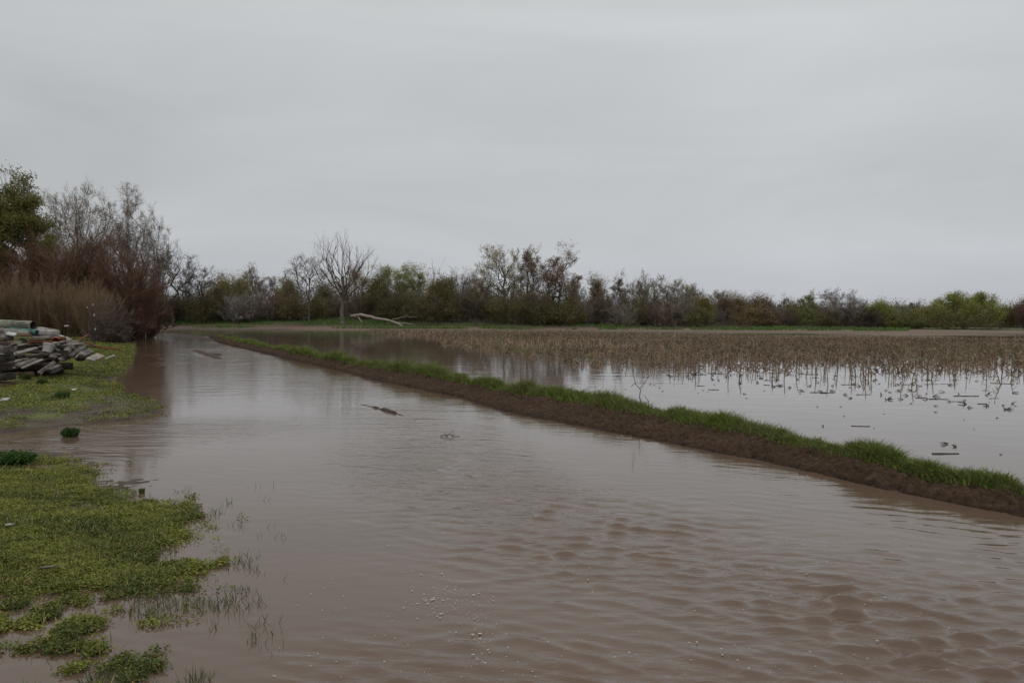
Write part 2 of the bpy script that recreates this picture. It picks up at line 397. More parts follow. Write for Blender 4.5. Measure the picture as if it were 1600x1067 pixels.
fleck = sstep(.58, .68, fbm(x * 1.5, y * .75, 85, 3)); amp = np.maximum(amp, 0.010 + 0.03 * patch + sstep(11, 15, y) * (0.01 + 0.42 * fleck * patch) + .13 * sstep(12, 19, y) + .12 * sstep(28, 38, y))
edge = right_w = x - berm_x(y)
amp = amp * (0.35 + 0.65 * sstep(-0.9, -2.5, edge - 0.0) * 1.0) if False else amp
amp = np.maximum(amp, 0.14 * np.exp(-((edge + 1.0) / 1.1) ** 2) * sstep(45, 20, y))
rngw = np.random.default_rng(4)
zw = np.zeros_like(x); wx = x + 0.10 * (fbm(x * .7, y * .7, 91, 2) - .5) * 2; wy = y + 0.12 * (fbm(x * .6, y * .6, 95, 2) - .5) * 2
for k in range(80):
    lam = math.exp(rngw.uniform(math.log(0.05), math.log(0.27))); th = math.radians((rngw.normal(27, 11) if k % 3 else rngw.normal(-2, 15))); 
    kx, ky = math.sin(th) * 2 * math.pi / lam, math.cos(th) * 2 * math.pi / lam
    fade = sstep(0.5, 0.22, R * 0.0075 / lam) 
    zw += 0.0052 * lam ** 0.5 * np.sin(kx * wx + ky * wy + rngw.uniform(0, 6.28)) * fade
grp = 0.55 + 0.8 * sstep(0.3, 0.7, fbm(x * 0.9, y * 0.7, 99, 2))
zw = zw * amp * grp * np.interp(y, [5, 7, 10, 16], [1, .6, .3, .15])
sg = np.std(zw[(R < 9) & (amp > .4)]) + 1e-6; zw = zw + 0.33 * np.clip(zw, -2.5 * sg, 2.5 * sg) ** 2 / sg
road_face = (edge[Q].mean(1) < 0)
fieldv = edge > 0
zw = np.where(fieldv, 0, zw)
zw = np.where(np.abs(A) > HALF * 0.98, 0, zw)
V = np.stack([x, y, zw], 1)
def sub(V, Q, m, name, mat, col):
    q = Q[m]; u, inv = np.unique(q, return_inverse=True)
    return build(name, V[u], inv.reshape(-1, 4), mat, col[u], smooth=True)
ampc = np.clip(0.015 + 0.95 * amp, 0, 1) * np.interp(R, [8, 12, 18, 32, 60], [1, .7, .8, 1, 1])
wc = np.repeat(ampc[:, None], 3, 1)
keep = R[Q].max(1) < 399
tag(sub(V, Q, road_face & keep, "road_flood_water", M_road_water, wc), kind="structure")
tag(sub(V, Q, ~road_face & keep, "field_flood_water", M_field_water, wc), kind="structure")

# earth berm between the road and the field
def lerp_rows(P, n):
    d = np.concatenate([[0], np.cumsum(np.linalg.norm(np.diff(P, axis=0), axis=1))]); s = np.linspace(0, 1, n) ** 1.0 * d[-1]
    return np.stack([np.interp(s, d, P[:, k]) for k in range(3)], 1)
# step lengths follow distance so that the near end is fine
def resample(P, n):
    m = P[np.argsort(P[:, 1])]; ys = np.geomspace(m[0, 1], m[-1, 1], n)
    return np.stack([np.interp(ys, m[:, 1], m[:, 0]), ys, np.zeros(n)], 1)
NB, NC = 1200, 110
ptsL = resample(BL, NB); 
upx = BU[np.argsort(BU[:, 1])]
# matching upper line point: follow the perpendicular of the berm
tanb = unit(np.gradient(ptsL, axis=0)); nrm = np.stack([tanb[:, 1], -tanb[:, 0], np.zeros(NB)], 1)
def upper_width(p, n):
    best = np.full(len(p), 9.9)
    for a, b in zip(upx[:-1], upx[1:]):
        e = b - a; den = n[:, 0] * -e[1] + n[:, 1] * e[0]
        den = np.where(np.abs(den) < 1e-9, 1e-9, den)
        r = a[None] - p
        t = (r[:, 0] * -e[1] + r[:, 1] * e[0]) / den; s = (n[:, 0] * r[:, 1] - n[:, 1] * r[:, 0]) / den
        ok = (s >= -0.02) & (s <= 1.02) & (t > 0); best = np.where(ok & (t < best), t, best)
    return best
wdt = upper_width(ptsL, nrm); wdt = np.where(wdt > 6, np.nan, wdt)
idx = np.arange(NB); okm = ~np.isnan(wdt); wdt = np.interp(idx, idx[okm], wdt[okm])
wdt = np.convolve(np.pad(wdt, 20, 'edge'), np.ones(41) / 41, 'valid')
wdt = np.clip(wdt, 0.45, 2.6)
taper = sstep(66, 52, ptsL[:, 1])
ptsL[:, 0] += 0.22 * (fbm(ptsL[:, 1] * .35, ptsL[:, 1] * 0, 117, 3) - .5) * sstep(7, 10, ptsL[:, 1]); wdt = wdt * (0.85 + 0.3 * fbm(ptsL[:, 1] * .5, ptsL[:, 1] * 0 + 3, 119, 3))
s = np.linspace(-0.25, 1.55, NC)
prof = np.interp(s, [-0.25, 0, 0.10, 0.5, 0.85, 1.0, 1.2, 1.4, 1.55], [-0.30, -0.01, 0.06, 0.11, 0.16, 0.16, 0.10, -0.02, -0.22])
G = ptsL[:, None] + nrm[:, None] * (s[None, :, None] * wdt[:, None, None])
gx, gy = G[..., 0], G[..., 1]
lump = (fbm(gx * 1.2, gy * 1.2, 101, 3) - .5) * 0.12 + (0.28 - np.abs(fbm(gx * 4.5, gy * 4.5, 105, 4, 0.7) - .5) * 2) * 0.15 + (0.3 - np.abs(fbm(gx * 13, gy * 13, 109, 2) - .5) * 2) * 0.075 + (vnoise(gx * 34, gy * 34, 113) - .5) * .022
lump = lump * sstep(-0.3, 0.25, s)[None] * np.interp(ptsL[:, 1], [7, 12, 20], [.75, .9, 1])[:, None]
wob = (fbm(ptsL[:, 0] * .8, ptsL[:, 1] * .8, 115, 3) - .5)
gz_ = prof[None] * ((0.35 + 0.65 * taper) * np.interp(ptsL[:, 1], [7, 10, 16, 25], [.6, .75, 1.0, 1.15]))[:, None] + lump + 0.07 * wob[:, None]
G[..., 2] = gz_
i = np.arange(NB - 1)[:, None] * NC; j = np.arange(NC - 1)[None]
Qb = np.stack([i + j, i + j + 1, i + NC + j + 1, i + NC + j], -1).reshape(-1, 4)
cb = np.tile(np.array([0.054, 0.034, 0.0215]), (NB * NC, 1)) * (0.7 + 0.6 * fbm(gx * 2, gy * 2, 121, 4).ravel()[:, None])
wet = sstep(0.07, 0.0, gz_.ravel()); cb = mixc(cb, (0.026, 0.018, 0.014), wet * 0.7)
tag(build("earth_berm", G.reshape(-1, 3), Qb, M_mud, cb, smooth=True), kind="structure")

# mud ridges that break the flowing water on the road
def ridge(pts, width, height, seed):
    P = np.array([on(*p) for p in pts]); n = 90; P = lerp_rows(P, n); m = 13
    tn = unit(np.gradient(P, axis=0)); nn = np.stack([tn[:, 1], -tn[:, 0], np.zeros(n)], 1)
    ss = np.linspace(-1, 1, m); env = np.sin(np.linspace(0, np.pi, n)) ** 0.5
    Gm = P[:, None] + nn[:, None] * ss[None, :, None] * width * (0.5 + 0.9 * vnoise(np.arange(n) * .17, np.zeros(n), seed)[:, None, None])
    zz = (np.cos(ss * np.pi / 2)[None] * (height + 0.05) * env[:, None]) - 0.05 + (fbm(Gm[..., 0] * 5, Gm[..., 1] * 5, seed, 3) - .5) * 0.07
    Gm[..., 2] = zz
    i = np.arange(n - 1)[:, None] * m; j = np.arange(m - 1)[None]
    q = np.stack([i + j, i + j + 1, i + m + j + 1, i + m + j], -1).reshape(-1, 4)
    cc = np.tile(np.array([0.07, 0.05, 0.04]), (n * m, 1))
    return tag(build("mud_ridge", Gm.reshape(-1, 3), q, M_mud, cc, smooth=True), kind="structure")
ridge([(545, 627), (590, 638), (625, 648), (660, 660)], 0.075, 0.022, 7)
ridge([(300, 546), (322, 553), (348, 562)], 0.28, 0.06, 8)
ridge([(326, 552), (348, 556)], 0.22, 0.05, 9)
ridge([(262, 520), (330, 530)], 0.8, 0.06, 10)

# far hills, the blue of distant haze put into their colour
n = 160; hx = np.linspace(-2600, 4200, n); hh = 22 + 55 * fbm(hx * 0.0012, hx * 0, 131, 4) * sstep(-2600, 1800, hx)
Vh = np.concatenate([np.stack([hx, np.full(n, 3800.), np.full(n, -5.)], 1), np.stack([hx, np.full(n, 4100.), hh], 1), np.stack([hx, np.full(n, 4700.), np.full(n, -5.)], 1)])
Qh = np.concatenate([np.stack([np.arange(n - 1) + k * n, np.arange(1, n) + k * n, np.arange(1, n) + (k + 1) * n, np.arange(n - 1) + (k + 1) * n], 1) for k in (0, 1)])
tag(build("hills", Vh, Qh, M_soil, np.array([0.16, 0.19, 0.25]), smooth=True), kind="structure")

# ---------------------------------------------------------------- trees
def fit(accs, Ht, Rd, lean):                  # bring the crown to its measured height and spread
    A = np.concatenate([v for a in accs for v in a.v]); zt = np.percentile(A[:, 2], 99.7)
    kz = np.clip(Ht / zt, .6, 1.6); rad = np.percentile(np.abs(A[:, 0] - lean[0] * A[:, 2] / max(zt, .1)), 98.5); kr = np.clip(Rd / rad, .6, 1.7)
    for a in accs:
        a.v = [v * np.array([kr, kr, kz]) for v in a.v]
def tree_geo(rng, Ht, Rd, p):
    """trunk and crown accumulators for a tree of height Ht and crown radius Rd"""
    tk, cr = Acc(), Acc()
    lean = np.array([p.get('lean', 0) * Rd, 0, 0])
    r0 = p.get('r0', 0.022) * Ht; nt_ = p.get('trunks', 1)
    c0 = p.get('base', 0.35) * Ht                       # crown base height
    cz = c0 + (Ht - c0) * p.get('cz', 0.45); rz_u = Ht - cz; rz_d = cz - c0
    bark = p.get('bark', (0.10, 0.085, 0.07))
    # trunks
    th = rng.uniform(0, 6.28, nt_)
    P0 = np.stack([np.cos(th), np.sin(th), np.zeros(nt_)], 1) * (0.0 if nt_ == 1 else r0 * 1.2); P0[:, 2] = -0.15
    spread = 0.04 if nt_ == 1 else 0.35
    P2 = np.stack([np.cos(th) * Rd * spread, np.sin(th) * Rd * spread, Ht * rng.uniform(0.72, 0.86, nt_) * p.get('tr', 1.0)], 1) + lean
    Pm = (P0 + P2) / 2 - lean * 0.25 + rng.normal(size=(nt_, 3)) * Ht * 0.02
    T0 = jitter(bez(P0, Pm, P2, 8), rng, 0.015 * p.get('crook', 1))
    rr0 = np.full(nt_, r0 * (1.0 if nt_ == 1 else 0.7))
    tubes(tk, T0, rr0, rr0 * 0.25, 8, bark, 0.8)
    if nt_ == 1:
        fl = T0[:, :2].copy(); tubes(tk, np.stack([T0[:, 0], T0[:, 0] + (T0[:, 1] - T0[:, 0]) * 0.5], 1), rr0 * 1.5, rr0 * 0.85, 8, bark)
    # limbs reach to points on the crown's envelope
    n1 = p.get('limbs', 8); i1 = rng.integers(0, nt_, n1)
    az = np.arange(n1) * 2.4 + rng.uniform(0, 0.8, n1); el = np.arcsin(np.clip(np.linspace(p.get('el0', -0.45), 0.96, n1) + rng.normal(0, .08, n1), -0.8, 1))
    rad = rng.uniform(0.72, 1.0, n1) * p.get('lr', 0.88)
    tgt = np.stack([np.cos(az) * np.cos(el) * Rd * rad, np.sin(az) * np.cos(el) * Rd * rad, cz + np.where(el > 0, rz_u, rz_d) * np.sin(el) * rad], 1) + lean * (0.5 + 0.5 * np.sin(el))[:, None]
    t0 = c0 / (Ht * 0.8) * 0.75; ta = np.clip(t0 + (1 - t0) * (np.sin(el) * 0.5 + 0.42) ** 1.1 * 0.85, 0.08, 0.98)
    A0, _ = path_at(T0, i1, ta)
    ctl = A0 + (tgt - A0) * np.array([0.55, 0.55, 0.30]) + np.array([0, 0, 0.0])
    if p.get('up'): ctl = A0 + (tgt - A0) * np.array([0.35, 0.35, 0.45])
    L1 = jitter(bez(A0, ctl, tgt, 7), rng, 0.03 * p.get('crook', 1))
    rl = r0 * 0.46 * (1.15 - ta * 0.6); tubes(tk, L1, rl, rl * 0.25, 6, bark, 0.8)
    def child(PT, n, tmin, lf, ang, up, K, rpar, sides, acc, col, rs, rmin=0.008):
        m = len(PT); idx = np.repeat(np.arange(m), n); t = tmin + (1 - tmin) * rng.uniform(0, 1, m * n) ** 0.8
        t[::n] = 0.97
        a, tg = path_at(PT, idx, t)
        plen = np.linalg.norm(PT[:, -1] - PT[:, 0], axis=1)[idx]
        ln = plen * lf * rng.uniform(0.6, 1.2, m * n) * (1.15 - 0.5 * t)
        d = unit(tg * (1.0 - ang) + unit(rng.normal(size=(m * n, 3))) * ang + np.array([0, 0, up]))
        e = a + d * ln[:, None]; mid = (a + e) / 2 + unit(rng.normal(size=e.shape)) * ln[:, None] * 0.10 - np.array([0, 0, 1.0]) * (ln * 0.08 * np.sign(up))[:, None]
        PT2 = jitter(bez(a, mid, e, K), rng, 0.03 * p.get('crook', 1))
        r = np.maximum(rpar[idx] * rs * (1.1 - 0.5 * t), rmin)
        tubes(acc, PT2, r, np.maximum(r * 0.35, rmin * 0.6), sides, col, 0.9)
        return PT2, r
    up = p.get('tw_up', 0.25)
    src = np.concatenate([L1, T0[:, 1:]], 0); rs_ = np.concatenate([rl, rr0 * 0.45])
    L2, r2 = child(src, p.get('n2', 6), 0.22, p.get('l2', 0.56), p.get('ang', 0.5), up, 5, rs_, 4, tk, bark, 0.42, 0.010)
    L3, r3 = child(L2, p.get('n3', 5), 0.15, p.get('l3', 0.6), p.get('ang', 0.5) + .05, up, 3, r2, 3, cr, p.get('twig', bark), 0.5, 0.008)
    tw = p.get('twig', bark); twr = p.get('twr', 0.006)
    n4 = p.get('n4', 6)
    L4, r4 = child(L3, n4, 0.1, p.get('l4', 0.55), 0.6, p.get('tw_droop', up), 2, r3 * 0 + twr * 1.4, 3, cr, tw, 1.0, twr)
    n5 = p.get('n5', 0)
    if n5: L5, r5 = child(L4, n5, 0.1, 0.6, 0.6, up, 1, r4 * 0 + twr, 3, cr, tw, 1.0, twr * 0.8)
    nl = p.get('leaf_n', 0)
    if nl:
        idx = rng.integers(0, len(L4), nl); t = rng.uniform(0.1, 1, nl)
        a, _ = path_at(L4, idx, t); a = a + rng.normal(size=a.shape) * p.get('leaf_sp', 0.12)
        if p.get('clump'):
            k = fbm(a[:, 0] * 0.8 + a[:, 1] * .4 + 50, a[:, 2] * 0.8 + 50, 7, 2); a = a[k > 0.34]
        cl = np.asarray(p['leaf']); cc = tint(cl, len(a), rng, 0.3, 0.12)
        if 'leaf2' in p:
            kk = rng.uniform(size=len(a)) < 0.4; cc[kk] = tint(p['leaf2'], kk.sum(), rng, 0.3, 0.1)
        leaves(cr, a, p.get('leaf_s', 0.08) * rng.uniform(0.6, 1.3, len(a)), cc, rng)
    fit((tk, cr), Ht, Rd, lean); return tk, cr

def bush_geo(rng, Ht, Rd, p):
    st, cr = Acc(), Acc()
    n = p.get('stems', 26)
    th = rng.uniform(0, 6.28, n); rb = Rd * 0.35 * np.sqrt(rng.uniform(0, 1, n)) * p.get('foot', 1)
    P0 = np.stack([np.cos(th) * rb, np.sin(th) * rb, np.full(n, -0.12)], 1)
    el = np.arcsin(rng.uniform(p.get('elmin', 0.15), 1, n)); ra = rng.uniform(0.65, 1.0, n)
    th2 = th + rng.normal(0, .5, n)
    P2 = np.stack([np.cos(th2) * np.cos(el) * Rd * ra, np.sin(th2) * np.cos(el) * Rd * ra, Ht * np.sin(el) * ra], 1)
    if p.get('upright'): 
        P2[:, 2] = Ht * rng.uniform(0.6, 1.0, n) * (1 - 0.35 * (np.hypot(P2[:, 0], P2[:, 1]) / Rd) ** 2)
        P2[:, :2] = P0[:, :2] * 2.4 + rng.normal(size=(n, 2)) * Rd * 0.15
    Pm = P0 + (P2 - P0) * np.array([0.35, 0.35, 0.6])
    L1 = jitter(bez(P0, Pm, P2, 5), rng, 0.025)
    r = np.full(n, p.get('r0', 0.012) * Ht * 0.5) * rng.uniform(0.6, 1.2, n); tubes(st, L1, r, r * 0.25, 4, tint(p['bark'], n, rng, 0.2, 0.05), 0.9)
    def child(PT, k, tmin, lf, ang, up, K, rad):
        m = len(PT); idx = np.repeat(np.arange(m), k); t = tmin + (1 - tmin) * rng.uniform(0, 1, m * k)
        a, tg = path_at(PT, idx, t); pl = np.linalg.norm(PT[:, -1] - PT[:, 0], axis=1)[idx]
        ln = pl * lf * rng.uniform(0.5, 1.2, m * k) * (1.2 - 0.6 * t)
        d = unit(tg * (1 - ang) + unit(rng.normal(size=a.shape)) * ang + np.array([0, 0, up]))
        e = a + d * ln[:, None]; PT2 = jitter(bez(a, (a + e) / 2, e, K), rng, 0.04)
        rr = np.full(m * k, rad); tubes(cr, PT2, rr, rr * 0.5, 3, tint(p['twig'], m * k, rng, 0.35, 0.08)); return PT2
    twr = p.get('twr', 0.008); up = p.get('up', 0.25)
    L2 = child(L1, p.get('n2', 8), 0.15, 0.42, 0.5, up, 3, twr * 1.5)
    L3 = child(L2, p.get('n3', 6), 0.1, 0.5, 0.55, up, 2, twr)
    nl = p.get('leaf_n', 0)
    if nl:
        idx = rng.integers(0, len(L3), nl); a, _ = path_at(L3, idx, rng.uniform(0, 1, nl)); a = a + rng.normal(size=a.shape) * p.get('leaf_sp', 0.12)
        a[:, 2] = np.abs(a[:, 2])
        k = fbm(a[:, 0] * 0.9 + a[:, 1] * .5 + 50, a[:, 2] * 0.9 + 50, 17, 2); a = a[k > 0.36]
        cc = tint(p['leaf'], len(a), rng, 0.35, 0.12)
        leaves(cr, a, p.get('leaf_s', 0.09) * rng.uniform(0.6, 1.3, len(a)), cc, rng)
    fit((st, cr), Ht, Rd, np.zeros(3)); return st, cr

GREY = dict(bark=(0.13, 0.115, 0.10), twig=(0.19, 0.165, 0.145))
PALE = dict(bark=(0.19, 0.165, 0.135), twig=(0.33, 0.29, 0.23))
BROWN = dict(bark=(0.16, 0.125, 0.095), twig=(0.25, 0.195, 0.14))
RED = dict(bark=(0.12, 0.08, 0.062), twig=(0.245, 0.15, 0.108))
OLIVE_L, YEL_L, GRN_L, DARK_L, RUST_L = (0.195, 0.18, 0.075), (0.275, 0.24, 0.095), (0.26, 0.265, 0.13), (0.135, 0.125, 0.058), (0.235, 0.17, 0.10)
def K(proto_, **k): d = dict(proto_); d.update(k); return d
BARE = K(GREY, base=0.25, limbs=11, n2=7, n3=7, n4=7, twr=0.008, crook=1.1)
FINE = K(PALE, base=0.12, limbs=13, n2=8, n3=7, n4=8, twr=0.009, trunks=2, crook=0.8)
BUD = dict(GREY, bark=(0.19, 0.165, 0.14), twig=(0.31, 0.255, 0.20), tr=.8, cz=.55, base=0.2, limbs=14, n2=8, n3=8, n4=8, twr=0.0046, leaf_n=15000, leaf_s=0.033, leaf_sp=0.09, tw_up=0.18, crook=0.7, r0=0.017, el0=-.5)
LEAFY = K(BROWN, base=0.10, limbs=13, n2=7, n3=7, n4=6, twr=0.008, leaf_n=16000, leaf_s=0.066, leaf_sp=0.42, trunks=2, el0=-.6)

rs = 100
def place_tree(name, px, ptop, wpx, depth, p, label, group=None, cat="tree", kind='tree'):
    global rs; rs += 1
    rng = np.random.default_rng(rs)
    X = at(px, 492, depth)[0]; zb = gz(X, depth)
    top = at(px, ptop, depth)[2]; Ht = top - zb; Rd = wpx * 0.5 * depth / FPX
    root = empty(name, (X, depth, zb))
    if kind == 'tree':
        a, b = tree_geo(rng, Ht, Rd, p); a.build("trunk", M_bark, root, True); b.build("crown", M_twig, root)
    else:
        a, b = bush_geo(rng, Ht, Rd, p); a.build("stem_clump", M_bark, root, True); b.build("crown", M_twig, root)
    tag(root, label, cat, group)
    return root

G1 = "trees and shrubs beside the lumber pile"
place_tree("leafy_tree", 2, 272, 150, 52, K(LEAFY, leaf_n=90000, leaf_s=0.062, leaf=(0.16, 0.16, 0.05), leaf2=(0.22, 0.20, 0.075), base=0.22, clump=1, limbs=18, leaf_sp=0.2, n4=8, trunks=1, el0=-.6), "tall dense olive green tree cut by the photo's left edge", G1)
place_tree("budding_tree", 122, 288, 125, 62, K(BUD, leaf=(0.20, 0.165, 0.095), limbs=13), "broad budding grey tree rising behind the red brown shrubs, beside the leafy tree", G1)
place_tree("budding_tree", 200, 288, 100, 60, K(BUD, leaf=(0.14, 0.11, 0.075), bark=(0.20, 0.15, 0.12), limbs=12), "tallest thin budding tree with a pale straight trunk above the red shrubs", G1)
place_tree("budding_tree", 248, 322, 62, 61, K(BUD, leaf=(0.12, 0.10, 0.07), limbs=9, leaf_n=5000), "slimmer budding tree on the open side of the tallest budding tree", G1)
place_tree("budding_tree", 72, 335, 60, 63, K(BUD, leaf=(0.10, 0.10, 0.045), limbs=9, leaf_n=6000), "low budding tree in the gap between leafy tree and tall budding trees", G1)
SHR = K(RED, stems=80, n2=14, n3=12, twr=0.0085, up=0.3)
for px, pt, w, d, lab in ((30, 388, 140, 49.5, "wide dark red brown shrub under the olive leafy tree"),
                          (98, 380, 130, 50, "dense red brown shrub under the broad budding tree"),
                          (142, 362, 100, 51, "tallest red brown shrub with a peaked top"),
                          (186, 390, 110, 50.5, "red brown shrub at the trunk of the tallest budding tree"),
                          (222, 410, 80, 56, "red brown shrub at the water end of the thicket")):
    place_tree("red_shrub", px, pt, w, d, SHR, lab, G1, "shrub", 'bush')
TAN = dict(bark=(0.17, 0.125, 0.08), twig=(0.33, 0.24, 0.15), stems=150, upright=1, n2=9, n3=6, twr=0.0055, up=0.35, foot=2.2, r0=0.007)
for px, pt, w, d, lab in ((-30, 440, 90, 46, "tan dry brush clump cut by the frame behind the log pile"),
                          (20, 432, 80, 47, "tall tan dry brush directly behind the top log"),
                          (66, 428, 80, 47, "tall tan dry brush behind the teal pipe"),
                          (108, 430, 76, 47, "tan dry brush behind the orange bucket"),
                          (146, 446, 60, 46, "shorter tan dry brush behind the dark fence posts")):
    place_tree("dry_brush", px, pt, w, d, TAN, lab, "tan dry brush behind the lumber", "brush", 'bush')
place_tree("dry_brush", 172, 462, 62, 43, dict(bark=(0.15, 0.115, 0.095), twig=(0.23, 0.175, 0.145), stems=80, n2=10, n3=7, twr=0.006, up=0.0, elmin=0.1), "pinkish grey arching dry weed clump beside the fence posts", None, "brush", 'bush')
place_tree("dry_brush", 196, 478, 40, 46, dict(bark=(0.04, 0.03, 0.025), twig=(0.055, 0.04, 0.035), stems=36, n2=8, n3=6, twr=0.009), "dark low tangled brush clump at the flooded road's edge", None, "brush", 'bush')
place_tree("gnarled_tree", 268, 384, 96, 99, K(BARE, base=0.3, limbs=10, crook=2.2, n4=7, leaf_n=1800, leaf_s=0.05, leaf=(0.12, 0.11, 0.06), lean=0.15, bark=(0.06, 0.05, 0.045), twig=(0.11, 0.09, 0.08)), "dark gnarled tree standing alone past the red shrubs, with crooked limbs")
place_tree("gnarled_tree", 303, 416, 74, 101, K(BARE, base=0.45, limbs=7, crook=2.0, lean=0.5, bark=(0.055, 0.045, 0.04), twig=(0.11, 0.08, 0.07)), "low leaning tree with a bare limb reaching out over olive bushes")

